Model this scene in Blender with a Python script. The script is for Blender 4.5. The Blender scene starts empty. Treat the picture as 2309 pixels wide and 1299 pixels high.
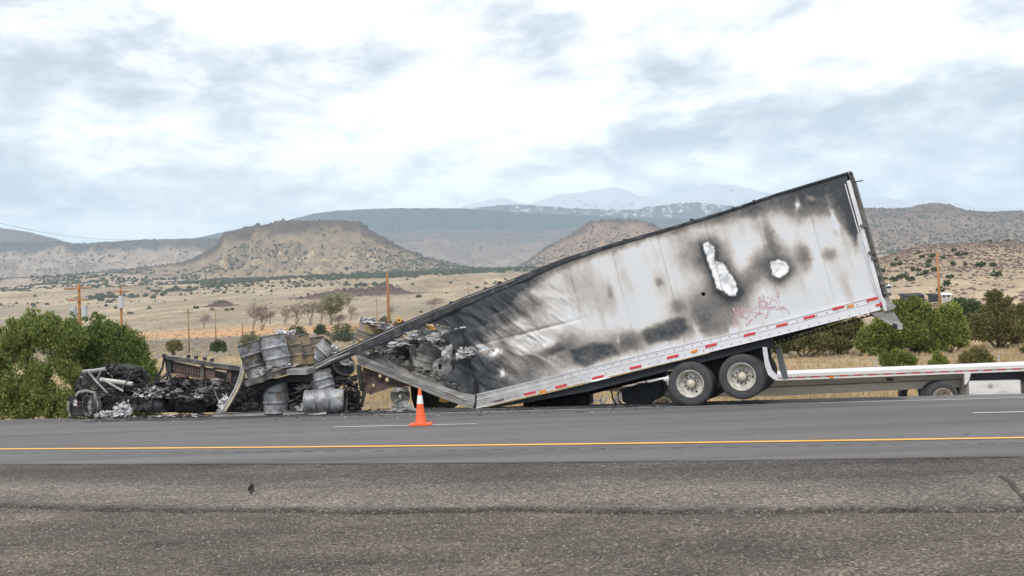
import bpy, math, random
import numpy as np
from mathutils import Vector, Matrix
from mathutils.geometry import tessellate_polygon
random.seed(7); R = np.random.RandomState(7)
scene = bpy.context.scene
COL = scene.collection

# ------------------------------------------------------------------ camera
F, PW, PH = 2200.0, 2309.0, 1299.0
CAM = np.array([0.0, 0.0, 2.2])
PITCH = math.atan((721 - 649.5) / F); ROLL = math.radians(2.2)
cr, sr, cp_, sp_ = math.cos(ROLL), math.sin(ROLL), math.cos(PITCH), math.sin(PITCH)
cd = bpy.data.cameras.new('camera'); cam = bpy.data.objects.new('camera', cd); COL.objects.link(cam)
cam.matrix_world = Matrix(((cr, sr, 0, 0), (sr*sp_, -cr*sp_, -cp_, 0), (-sr*cp_, cr*cp_, -sp_, 2.2), (0, 0, 0, 1)))
cd.sensor_width = 36; cd.lens = F / PW * 36; cd.clip_start = .1; cd.clip_end = 80000
scene.camera = cam

def ray(px, py):
    x = (px - PW/2) / F; y = -(py - PH/2) / F
    x2 = x*cr + y*sr; y2 = -x*sr + y*cr
    return np.array([x2, cp_ - y2*sp_, sp_ + y2*cp_])
def at(px, py, D):                       # point of the sight line at distance D along +Y
    r = ray(px, py); return CAM + r * (D / r[1])
def atz(px, py, z):                      # point of the sight line at height z
    r = ray(px, py); return CAM + r * ((z - CAM[2]) / r[2])
def proj(P):
    P = np.asarray(P, float) - CAM
    right = np.array([cr, sr*sp_, -sr*cp_]); up = np.array([sr, -cr*sp_, cr*cp_]); fw = np.array([0, cp_, sp_])
    d = P @ fw
    return PW/2 + F*(P @ right)/d, PH/2 - F*(P @ up)/d

# ------------------------------------------------------------------ world, sun, exposure
def NT(t, kind, **kw):
    n = t.nodes.new(kind)
    for k, v in kw.items():
        if k.startswith('i_'):
            key = k[2:]
            n.inputs[int(key) if key.isdigit() else key.replace('_', ' ')].default_value = v
        else: setattr(n, k, v)
    return n
def ramp(t, stops, interp='LINEAR'):
    n = t.nodes.new('ShaderNodeValToRGB'); e = n.color_ramp.elements; n.color_ramp.interpolation = interp
    while len(e) > 1: e.remove(e[-1])
    e[0].position = stops[0][0]; e[0].color = (*stops[0][1], 1)
    for p, c in stops[1:]:
        k = e.new(p); k.color = (*c, 1)
    return n
def mth(t, op, a, b=None, c=None, clamp=False):
    n = t.nodes.new('ShaderNodeMath'); n.operation = op; n.use_clamp = clamp
    for i, v in enumerate((a, b, c)):
        if v is None: continue
        if isinstance(v, (int, float)): n.inputs[i].default_value = v
        else: t.links.new(v, n.inputs[i])
    return n.outputs[0]
def mixc(t, fac, a, b, mode='MIX'):
    n = t.nodes.new('ShaderNodeMix'); n.data_type = 'RGBA'; n.blend_type = mode
    for i, v in ((0, fac), (6, a), (7, b)):
        if isinstance(v, (int, float)): n.inputs[i].default_value = v
        elif isinstance(v, tuple): n.inputs[i].default_value = (*v, 1)
        else: t.links.new(v, n.inputs[i])
    return n.outputs[2]

SUN_EL, SUN_AZ = math.radians(48), math.radians(200)      # compass-like: sun behind the camera, a little to the left
w = bpy.data.worlds.new('World'); scene.world = w; w.use_nodes = True; t = w.node_tree
bg = t.nodes['Background']; bg.inputs['Strength'].default_value = 0.1
sky = NT(t, 'ShaderNodeTexSky', sky_type='NISHITA', sun_disc=False, sun_elevation=SUN_EL, sun_rotation=SUN_AZ)
tc = NT(t, 'ShaderNodeTexCoord'); sep = NT(t, 'ShaderNodeSeparateXYZ'); t.links.new(tc.outputs['Generated'], sep.inputs[0])
az = mth(t, 'ARCTAN2', sep.outputs[0], sep.outputs[1]); el = mth(t, 'ARCSINE', sep.outputs[2])
def cloudnoise(sx, sy, detail, rough, dist, off):
    cmb = NT(t, 'ShaderNodeCombineXYZ')
    t.links.new(mth(t, 'MULTIPLY', az, sx), cmb.inputs[0]); t.links.new(mth(t, 'MULTIPLY', el, sy), cmb.inputs[1]); cmb.inputs[2].default_value = off
    n = NT(t, 'ShaderNodeTexNoise'); t.links.new(cmb.outputs[0], n.inputs['Vector'])
    n.inputs['Scale'].default_value = 1; n.inputs['Detail'].default_value = detail; n.inputs['Roughness'].default_value = rough; n.inputs['Distortion'].default_value = dist
    return n.outputs[0]
n1 = cloudnoise(11.5, 27.0, 10, .62, .15, 5.3); n2 = cloudnoise(2.2, 9.0, 3, .5, .2, 9.7)
wob1 = cloudnoise(9, 22, 5, .6, 0, 31.0); wob2 = cloudnoise(9, 22, 5, .6, 0, 57.0)
azw = mth(t, 'ADD', az, mth(t, 'MULTIPLY', mth(t, 'SUBTRACT', wob1, .5), .13))
elw = mth(t, 'ADD', el, mth(t, 'MULTIPLY', mth(t, 'SUBTRACT', wob2, .5), .055))
b = mth(t, 'ADD', mth(t, 'MULTIPLY', mth(t, 'SUBTRACT', n1, .5), 3.1), mth(t, 'ADD', mth(t, 'MULTIPLY', mth(t, 'SUBTRACT', n2, .5), .6), .74))
patches = [(250,90,200,45,-.42),(300,190,210,22,-.32),(860,120,110,32,-.42),(0,290,130,90,-.42),(160,430,300,55,-.40),(450,350,170,60,-.22),
 (1230,70,75,38,-.45),(1430,160,260,34,-.55),(1620,300,300,45,-.5),(1450,345,250,28,-.3),(2170,225,270,55,-.6),(2120,340,280,50,-.4),(2290,20,90,30,-.4),
 (600,60,180,50,.3),(1030,250,260,80,.45),(700,20,120,30,.2),(1850,105,280,50,.35),(100,45,120,30,.2),(2290,120,70,40,.4),(1250,260,160,50,.4),(1500,400,500,22,.12),(240,360,60,14,.3),(520,410,160,12,.25)]
for (x, y, rx, ry, a) in patches:
    r0 = ray(x, y); a0 = math.atan2(r0[0], r0[1]); e0 = math.asin(r0[2]/np.linalg.norm(r0))
    u = mth(t, 'DIVIDE', mth(t, 'SUBTRACT', azw, a0), rx/F); v = mth(t, 'DIVIDE', mth(t, 'SUBTRACT', elw, e0), ry/F)
    d2 = mth(t, 'ADD', mth(t, 'MULTIPLY', u, u), mth(t, 'MULTIPLY', v, v))
    g = mth(t, 'EXPONENT', mth(t, 'MULTIPLY', d2, -.7))
    b = mth(t, 'ADD', b, mth(t, 'MULTIPLY', g, a))
cramp = ramp(t, [(.02, (.40,.425,.445)), (.32, (.56,.575,.59)), (.52, (.72,.715,.715)), (.72, (.87,.85,.83)), (.98, (1.14,1.11,1.075))])
t.links.new(b, cramp.inputs[0])
CK = 10.0
sc_ = NT(t, 'ShaderNodeVectorMath', operation='SCALE'); t.links.new(cramp.outputs[0], sc_.inputs[0]); sc_.inputs['Scale'].default_value = CK
wc = mixc(t, .96, sky.outputs[0], sc_.outputs[0])
t.links.new(wc, bg.inputs['Color'])
sd = bpy.data.lights.new('sun', 'SUN'); so = bpy.data.objects.new('sun', sd); COL.objects.link(so)
sd.energy = 1.5; sd.angle = math.radians(14); sd.color = (1, .96, .9)
sdir = Vector((math.sin(SUN_AZ)*math.cos(SUN_EL), math.cos(SUN_AZ)*math.cos(SUN_EL), math.sin(SUN_EL)))
so.rotation_euler = sdir.to_track_quat('Z', 'Y').to_euler(); so.location = (-10, -20, 40)
vs = scene.view_settings; vs.view_transform = 'Standard'; vs.look = 'None'; vs.exposure = .70; vs.gamma = 1; vs.use_curve_mapping = False
cy = scene.cycles; cy.use_denoising = True; cy.max_bounces = 6; cy.diffuse_bounces = 3; cy.glossy_bounces = 2; cy.transmission_bounces = 2; cy.volume_bounces = 1; cy.transparent_max_bounces = 8
try: cy.denoising_prefilter = 'ACCURATE'
except Exception: pass

# ------------------------------------------------------------------ noise
def _h(ix, iy, s):
    n = (ix*374761393 + iy*668265263 + s*1442695041) & 0xffffffff
    n = ((n ^ (n >> 13)) * 1274126177) & 0xffffffff
    return ((n ^ (n >> 16)) & 0xffff) / 65535.0
def vn(x, y, s=0):
    x = np.asarray(x, float); y = np.asarray(y, float)
    ix = np.floor(x).astype(np.int64); iy = np.floor(y).astype(np.int64); fx = x-ix; fy = y-iy
    fx = fx*fx*(3-2*fx); fy = fy*fy*(3-2*fy)
    a = _h(ix, iy, s); b_ = _h(ix+1, iy, s); c = _h(ix, iy+1, s); d = _h(ix+1, iy+1, s)
    return (a*(1-fx)+b_*fx)*(1-fy) + (c*(1-fx)+d*fx)*fy
def fbm(x, y, o=4, s=0, g=.5):
    v = 0; a = 1; m = 0
    for i in range(o):
        v = v + a*vn(np.asarray(x)*2**i + 17.3*i, np.asarray(y)*2**i + 9.1*i, s+i); m += a; a *= g
    return v/m
def sst(a, b, x): q = np.clip((np.asarray(x, float)-a)/(b-a), 0, 1); return q*q*(3-2*q)

# ------------------------------------------------------------------ materials
def newmat(name):
    m = bpy.data.materials.new(name); m.use_nodes = True; return m, m.node_tree, m.node_tree.nodes['Principled BSDF']
def mat(name, stops, scale=3, detail=5, rough=.8, metal=0, bump=0, bscale=30, stretch=(1,1,1), random_amt=0, spec=.5, coord='Object', fine=0, bdist=.02):
    m, t, p = newmat(name)
    tc = NT(t, 'ShaderNodeTexCoord'); mp = NT(t, 'ShaderNodeMapping'); mp.inputs['Scale'].default_value = stretch
    if coord == 'World':
        g = NT(t, 'ShaderNodeNewGeometry'); t.links.new(g.outputs['Position'], mp.inputs[0])
    else: t.links.new(tc.outputs[coord], mp.inputs[0])
    if isinstance(stops[0], (int, float)): stops = [(0, stops)]
    if len(stops) == 1: p.inputs['Base Color'].default_value = (*stops[0][1], 1); col = None
    n = NT(t, 'ShaderNodeTexNoise'); n.inputs['Scale'].default_value = scale; n.inputs['Detail'].default_value = detail; n.inputs['Roughness'].default_value = .6
    t.links.new(mp.outputs[0], n.inputs['Vector'])
    if len(stops) > 1:
        fac = n.outputs[0]
        if random_amt:
            oi = NT(t, 'ShaderNodeObjectInfo'); fac = mth(t, 'ADD', fac, mth(t, 'MULTIPLY', mth(t, 'SUBTRACT', oi.outputs['Random'], .5), random_amt))
        r = ramp(t, stops); t.links.new(fac, r.inputs[0]); col = r.outputs[0]
        if fine:
            n3 = NT(t, 'ShaderNodeTexNoise'); n3.inputs['Scale'].default_value = scale*14; n3.inputs['Detail'].default_value = 3; t.links.new(mp.outputs[0], n3.inputs['Vector'])
            r3 = ramp(t, [(.3, (1-fine,)*3), (.7, (1+fine,)*3)]); t.links.new(n3.outputs[0], r3.inputs[0])
            col = mixc(t, 1.0, col, r3.outputs[0], 'MULTIPLY')
        t.links.new(col, p.inputs['Base Color'])
    p.inputs['Roughness'].default_value = rough; p.inputs['Metallic'].default_value = metal; p.inputs['Specular IOR Level'].default_value = spec
    if bump:
        n2 = NT(t, 'ShaderNodeTexNoise'); n2.inputs['Scale'].default_value = bscale; n2.inputs['Detail'].default_value = 4; t.links.new(mp.outputs[0], n2.inputs['Vector'])
        bp = NT(t, 'ShaderNodeBump'); bp.inputs['Strength'].default_value = bump; bp.inputs['Distance'].default_value = bdist
        t.links.new(n2.outputs[0], bp.inputs['Height']); t.links.new(bp.outputs[0], p.inputs['Normal'])
    return m
def island(name, stops, rough=.8, spec=.3, interp='LINEAR', transl=0, metal=0):
    m, t, p = newmat(name)
    g = NT(t, 'ShaderNodeNewGeometry'); r = ramp(t, stops, interp)
    oi = NT(t, 'ShaderNodeObjectInfo')
    f = mth(t, 'ADD', mth(t, 'MULTIPLY', g.outputs['Random Per Island'], .8), mth(t, 'MULTIPLY', oi.outputs['Random'], .2))
    t.links.new(f, r.inputs[0]); t.links.new(r.outputs[0], p.inputs['Base Color'])
    p.inputs['Roughness'].default_value = rough; p.inputs['Specular IOR Level'].default_value = spec; p.inputs['Metallic'].default_value = metal
    if transl:
        tr = NT(t, 'ShaderNodeBsdfTranslucent'); t.links.new(r.outputs[0], tr.inputs[0]); mx = NT(t, 'ShaderNodeMixShader'); mx.inputs[0].default_value = transl
        t.links.new(p.outputs[0], mx.inputs[1]); t.links.new(tr.outputs[0], mx.inputs[2]); t.links.new(mx.outputs[0], t.nodes['Material Output'].inputs[0])
    return m
def ab(t, name):
    n = NT(t, 'ShaderNodeAttribute'); n.attribute_name = name; return n.outputs['Fac']

# asphalt
def asphalt(name, stops, sc=.25, grain=60, gamt=.3, bump=.3, stretch=(1, 2.5, 1), vor=0, bdist=.004):
    m, t, p = newmat(name); g = NT(t, 'ShaderNodeNewGeometry'); mp = NT(t, 'ShaderNodeMapping'); mp.inputs['Scale'].default_value = stretch; mp.inputs['Rotation'].default_value = (0, 0, .17)
    t.links.new(g.outputs['Position'], mp.inputs[0])
    n = NT(t, 'ShaderNodeTexNoise'); n.inputs['Scale'].default_value = sc; n.inputs['Detail'].default_value = 6; t.links.new(mp.outputs[0], n.inputs[0])
    r = ramp(t, stops); t.links.new(n.outputs[0], r.inputs[0])
    f = NT(t, 'ShaderNodeTexNoise'); f.inputs['Scale'].default_value = grain; f.inputs['Detail'].default_value = 3; f.inputs['Roughness'].default_value = .7; t.links.new(g.outputs['Position'], f.inputs[0])
    r2 = ramp(t, [(.32, (1-gamt,)*3), (.5, (1,)*3), (.68, (1+gamt*1.3,)*3)]); t.links.new(f.outputs[0], r2.inputs[0])
    mpw = NT(t, 'ShaderNodeMapping'); mpw.inputs['Scale'].default_value = (.05, 1.5, 1); mpw.inputs['Rotation'].default_value = (0, 0, .166); t.links.new(g.outputs['Position'], mpw.inputs[0])
    nw = NT(t, 'ShaderNodeTexNoise'); nw.inputs['Scale'].default_value = .9; nw.inputs['Detail'].default_value = 5; t.links.new(mpw.outputs[0], nw.inputs[0]); rw = ramp(t, [(.3, (.80,.79,.78)), (.5, (1,1,1)), (.7, (1.15,1.15,1.15))]); t.links.new(nw.outputs[0], rw.inputs[0])
    vc = NT(t, 'ShaderNodeTexVoronoi', feature='DISTANCE_TO_EDGE'); vc.inputs['Scale'].default_value = .33; 
    nd_ = NT(t, 'ShaderNodeTexNoise'); nd_.inputs['Scale'].default_value = 1.5; nd_.inputs['Detail'].default_value = 5; t.links.new(g.outputs['Position'], nd_.inputs[0]); va = NT(t, 'ShaderNodeVectorMath', operation='ADD'); t.links.new(g.outputs['Position'], va.inputs[0]); t.links.new(nd_.outputs['Color'], va.inputs[1]); t.links.new(va.outputs[0], vc.inputs['Vector'])
    gate = mth(t, 'GREATER_THAN', n.outputs[0], .56); ck = mth(t, 'MULTIPLY', mth(t, 'LESS_THAN', vc.outputs['Distance'], .0045), gate)
    wcol = mixc(t, mth(t, 'MULTIPLY', ck, .55), mixc(t, 1.0, r.outputs[0], rw.outputs[0], 'MULTIPLY'), (.045,.042,.04))
    col = mixc(t, 1.0, wcol, r2.outputs[0], 'MULTIPLY'); hgt = f.outputs[0]
    if vor:
        v = NT(t, 'ShaderNodeTexVoronoi'); v.inputs['Scale'].default_value = vor; t.links.new(g.outputs['Position'], v.inputs['Vector'])
        s = NT(t, 'ShaderNodeSeparateColor'); t.links.new(v.outputs['Color'], s.inputs[0])
        r3 = ramp(t, [(0, (.55,.53,.51)), (.35, (.85,.83,.8)), (.7, (1.15,1.13,1.1)), (.9, (1.6,1.53,1.45)), (1, (2.3,2.2,2.05))]); t.links.new(s.outputs[0], r3.inputs[0])
        col = mixc(t, 1.0, col, r3.outputs[0], 'MULTIPLY')
        hgt = mth(t, 'ADD', mth(t, 'MULTIPLY', v.outputs['Distance'], -1.2), f.outputs[0])
    if vor:
        col = mixc(t, mth(t, 'MULTIPLY', ab(t, 'fresh'), .8), col, mixc(t, 1.0, col, (.66,.66,.69), 'MULTIPLY'))
        col = mixc(t, mth(t, 'MULTIPLY', ab(t, 'worn'), .9), col, mixc(t, 1.0, col, (1.38,1.36,1.34), 'MULTIPLY'))
        col = mixc(t, mth(t, 'MULTIPLY', ab(t, 'soil'), .85), col, (.022,.017,.013))  # near-black brown: crack dirt together with the crack's painted shade
    t.links.new(col, p.inputs['Base Color']); p.inputs['Roughness'].default_value = .9; p.inputs['Specular IOR Level'].default_value = .25
    bp = NT(t, 'ShaderNodeBump'); bp.inputs['Strength'].default_value = bump; bp.inputs['Distance'].default_value = bdist; t.links.new(hgt, bp.inputs['Height']); t.links.new(bp.outputs[0], p.inputs['Normal'])
    return m
M = {}
M['road'] = asphalt('road_asphalt', [(.3, (.104,.100,.100)), (.5, (.132,.127,.127)), (.7, (.156,.150,.149))], .18, 45, .16, .25, (.35, 1.6, 1))
M['strip'] = asphalt('shoulder_asphalt', [(.3, (.105,.103,.105)), (.5, (.13,.128,.13)), (.7, (.15,.148,.15))], .5, 45, .2, .3, (.2, 3.2, 1))
M['chip'] = asphalt('chip_seal', [(.3, (.082,.074,.069)), (.7, (.135,.122,.112))], .5, 30, .35, .9, (1, 1, 1), 34, .012)
M['verge'] = asphalt('gravelly_dirt', [(.3, (.070,.060,.053)), (.48, (.100,.086,.075)), (.58, (.115,.098,.085)), (.72, (.155,.130,.107))], .9, 26, .35, .9, (.6, 1, 1), 40, .012)
M['groove'] = asphalt('rumble_groove_asphalt', [(.3, (.075,.073,.075)), (.7, (.115,.112,.113))], 3, 45, .3, .3)
M['soot_road'] = asphalt('sooty_shoulder', [(.3, (.03,.032,.035)), (.5, (.055,.057,.062)), (.7, (.12,.12,.125))], 1.3, 30, .5, .8)
M['yellow'] = mat('yellow_paint', [(.3, (.72,.37,.045)), (.7, (.82,.45,.08))], 2, rough=.6, coord='World', bump=.2, bscale=60, fine=.15)
M['white'] = mat('white_road_paint', [(.3, (.45,.45,.45)), (.6, (.62,.62,.62))], 2, rough=.6, coord='World', fine=.2)
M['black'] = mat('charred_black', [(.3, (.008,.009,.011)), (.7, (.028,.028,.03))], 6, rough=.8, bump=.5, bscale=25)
M['dark'] = mat('charred_dark', [(.3, (.012,.014,.018)), (.55, (.045,.045,.048)), (.75, (.10,.098,.095))], 7, rough=.75, bump=.5, bscale=30, fine=.4)
M['ash'] = mat('ash_grey', [(.3, (.13,.13,.135)), (.5, (.33,.32,.32)), (.7, (.6,.58,.57))], 6, rough=.9, bump=.6, bscale=25, fine=.25)
M['foil'] = mat('crumpled_white_ash', [(.3, (.12,.12,.13)), (.45, (.42,.41,.43)), (.62, (.78,.76,.78))], 14, rough=.6, bump=.6, bscale=30)
M['steel'] = mat('burnt_drum_steel', [(.27, (.13,.075,.035)), (.35, (.09,.085,.082)), (.44, (.21,.21,.225)), (.56, (.34,.355,.38)), (.67, (.19,.165,.145)), (.76, (.30,.19,.10))], 3.0, rough=.55, metal=.35, bump=.2, bscale=20, random_amt=.18, fine=.22)
M['brown_steel'] = mat('scorched_brown_steel', [(.28, (.40,.27,.12)), (.40, (.24,.20,.15)), (.50, (.16,.145,.13)), (.6, (.38,.27,.13)), (.74, (.28,.26,.24))], 3.2, rough=.6, metal=.3, bump=.2, bscale=20, random_amt=.1, fine=.22)
M['hoop'] = mat('drum_hoop', [(.35, (.07,.062,.055)), (.6, (.21,.19,.17))], 6, rough=.6, metal=.3)
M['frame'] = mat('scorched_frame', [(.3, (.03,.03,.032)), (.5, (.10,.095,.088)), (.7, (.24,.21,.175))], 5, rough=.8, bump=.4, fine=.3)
M['rust'] = mat('rusty_plate', [(.3, (.05,.04,.038)), (.5, (.13,.085,.075)), (.7, (.22,.13,.11))], 5, rough=.85, bump=.4, fine=.3)
M['alu'] = mat('scorched_aluminium', [(.25, (.10,.10,.10)), (.42, (.26,.25,.24)), (.6, (.46,.45,.43)), (.75, (.30,.28,.26))], 1.6, rough=.55, metal=.25, stretch=(.5,.5,2), bump=.15, fine=.12)
M['rail'] = mat('white_rail_metal', [(.3, (.6,.6,.63)), (.6, (.74,.74,.76))], 2, rough=.4, metal=.1, fine=.06)
M['red'] = mat('red_reflective_tape', [(.3, (.55,.035,.04)), (.7, (.68,.06,.07))], 6, rough=.4)
M['wtape'] = mat('silver_reflective_tape', (.45,.46,.50), rough=.35)
M['amber'] = mat('amber_lens', [(.3, (.65,.2,.03)), (.7, (.8,.32,.05))], 20, rough=.25)
M['tyre'] = mat('tyre_rubber', [(.3, (.035,.036,.04)), (.7, (.07,.07,.073))], 4, rough=.85, bump=.25, bscale=60, fine=.2)
M['rim'] = mat('wheel_white', [(.3, (.35,.32,.28)), (.5, (.60,.57,.52)), (.65, (.74,.72,.69))], 7, rough=.45, metal=.1, fine=.15)
M['hub'] = mat('hub_cream', [(.3, (.5,.45,.34)), (.7, (.66,.62,.5))], 12, rough=.5)
M['nut'] = mat('lug_nut_dark', (.06,.055,.05), rough=.6)
M['under'] = mat('dark_underframe', [(.3, (.012,.014,.018)), (.7, (.03,.033,.04))], 4, rough=.7, bump=.2)
M['flap'] = mat('mud_flap_pale', [(.3, (.5,.5,.52)), (.7, (.66,.66,.68))], 4, rough=.5)
M['orange'] = mat('cone_orange', [(.3, (.42,.06,.02)), (.42, (.74,.10,.025)), (.7, (.86,.15,.045))], 7, rough=.55, bump=.05, fine=.12)
M['refl'] = mat('cone_white_band', (.8,.8,.82), rough=.35)
M['white_paint'] = mat('white_truck_paint', [(.3, (.50,.48,.46)), (.45, (.66,.66,.67)), (.7, (.74,.74,.75))], 2.5, stretch=(.6, 1, 3), rough=.4, fine=.08)
M['beam'] = mat('grey_truck_beam', [(.3, (.36,.345,.32)), (.7, (.48,.46,.43))], 1.3, rough=.6, stretch=(.4,1,3), fine=.12)
M['myellow'] = mat('machine_yellow', [(.3, (.6,.34,.05)), (.7, (.75,.45,.09))], 5, rough=.5, fine=.12)
M['wood'] = mat('pole_wood', [(.3, (.26,.12,.045)), (.7, (.38,.19,.075))], 3, rough=.85, stretch=(4,4,.6), bump=.3, random_amt=.3)
M['greywood'] = mat('weathered_pole_wood', [(.3, (.24,.16,.09)), (.7, (.36,.25,.15))], 3, rough=.85, stretch=(4,4,.6))
M['transf'] = mat('transformer_grey', (.42,.46,.5), rough=.5)
M['bark'] = mat('bark', [(.3, (.06,.045,.035)), (.7, (.13,.10,.08))], 9, rough=.95, bump=.6, bscale=20)
M['bare'] = mat('bare_twigs', [(.3, (.22,.185,.165)), (.7, (.34,.295,.265))], 3, rough=.95)
M['wire'] = mat('wire_grey', (.1,.1,.11), rough=.6)
M['scar'] = mat('graffiti_ink', [(.3, (.50,.20,.25)), (.5, (.62,.40,.45)), (.7, (.68,.60,.64))], 5, rough=.6)
M['cream'] = mat('cream_scorched_metal', [(.3, (.36,.31,.22)), (.6, (.56,.51,.40)), (.75, (.7,.68,.62))], 4, rough=.6, fine=.15)
M['leaf_left'] = island('juniper_leaf', [(0, (.055,.09,.04)), (.35, (.15,.205,.06)), (.7, (.26,.31,.085)), (1, (.40,.42,.14))], transl=.35)
M['leaf_green'] = island('pinon_leaf', [(0, (.055,.085,.025)), (.4, (.16,.20,.045)), (.75, (.27,.31,.07)), (1, (.39,.41,.12))], transl=.2)
M['leaf_olive'] = island('olive_leaf', [(0, (.07,.07,.025)), (.4, (.15,.145,.05)), (.8, (.24,.215,.08)), (1, (.33,.28,.12))], transl=.2)
M['leaf_dark'] = island('dark_juniper_leaf', [(0, (.035,.055,.03)), (.5, (.075,.11,.045)), (1, (.13,.165,.065))], transl=.1)
M['leaf_sage'] = island('sage_leaf', [(0, (.11,.12,.06)), (.5, (.17,.18,.09)), (1, (.25,.25,.14))], transl=.2)
M['leaf_pale'] = island('budding_leaf', [(0, (.20,.21,.12)), (1, (.33,.34,.20))], transl=.2)
M['dots'] = island('far_juniper', [(0, (.028,.04,.028)), (1, (.06,.07,.04))])
M['tuft'] = island('dry_grass', [(0, (.33,.23,.11)), (.5, (.48,.36,.19)), (1, (.62,.49,.29))], transl=.2)
M['brush'] = island('grey_brush', [(0, (.15,.13,.10)), (1, (.30,.26,.20))])
M['pebble'] = island('pebbles', [(0, (.07,.065,.06)), (.5, (.15,.14,.13)), (.85, (.28,.26,.23)), (1, (.5,.48,.44))], rough=.9)
M['mix'] = island('burnt_debris', [(0, (.012,.013,.016)), (.4, (.035,.036,.04)), (.62, (.09,.085,.085)), (.8, (.24,.22,.21)), (.92, (.52,.5,.5)), (1, (.8,.77,.78))], rough=.8)
M['mixdark'] = island('burnt_debris_dark', [(0, (.008,.009,.012)), (.6, (.03,.031,.035)), (.85, (.085,.075,.07)), (.95, (.16,.09,.075)), (1, (.42,.4,.4))], rough=.8)
M['mixlight'] = island('pale_debris', [(0, (.05,.05,.055)), (.3, (.18,.18,.19)), (.7, (.45,.44,.45)), (1, (.8,.78,.79))], rough=.7)

# ------------------------------------------------------------------ object helpers
def tag(o, label=None, cat=None, group=None, kind=None):
    if label: o['label'] = label
    if cat: o['category'] = cat
    if group: o['group'] = group
    if kind: o['kind'] = kind
    return o
def thing(name, label, cat, loc=(0, 0, 0), group=None, matrix=None):
    o = bpy.data.objects.new(name, None); COL.objects.link(o); o.empty_display_size = .2
    if matrix is not None: o.matrix_world = matrix
    else: o.location = [float(c) for c in loc]
    return tag(o, label, cat, group)
def npmesh(name, V, Fq, m, attrs=None, smooth=True):
    V = np.asarray(V, np.float32); Fq = np.asarray(Fq, np.int32); k = Fq.shape[1]
    me = bpy.data.meshes.new(name); me.vertices.add(len(V)); me.vertices.foreach_set('co', V.ravel())
    me.loops.add(Fq.size); me.loops.foreach_set('vertex_index', Fq.ravel())
    me.polygons.add(len(Fq)); me.polygons.foreach_set('loop_start', np.arange(len(Fq), dtype=np.int32)*k)
    me.polygons.foreach_set('use_smooth', np.full(len(Fq), smooth)); me.update(calc_edges=True)
    for n_, a in (attrs or {}).items():
        at_ = me.attributes.new(n_, 'FLOAT', 'POINT'); at_.data.foreach_set('value', np.asarray(a, np.float32))
    me.materials.append(m); return me
def link(name, me, parent=None, kind=None):
    o = bpy.data.objects.new(name, me); COL.objects.link(o)
    if parent: o.parent = parent
    if kind: o['kind'] = kind
    return o
def origin(p):
    l = Vector((0, 0, 0))
    while p is not None: l += p.location; p = p.parent
    return np.array(l)
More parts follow.
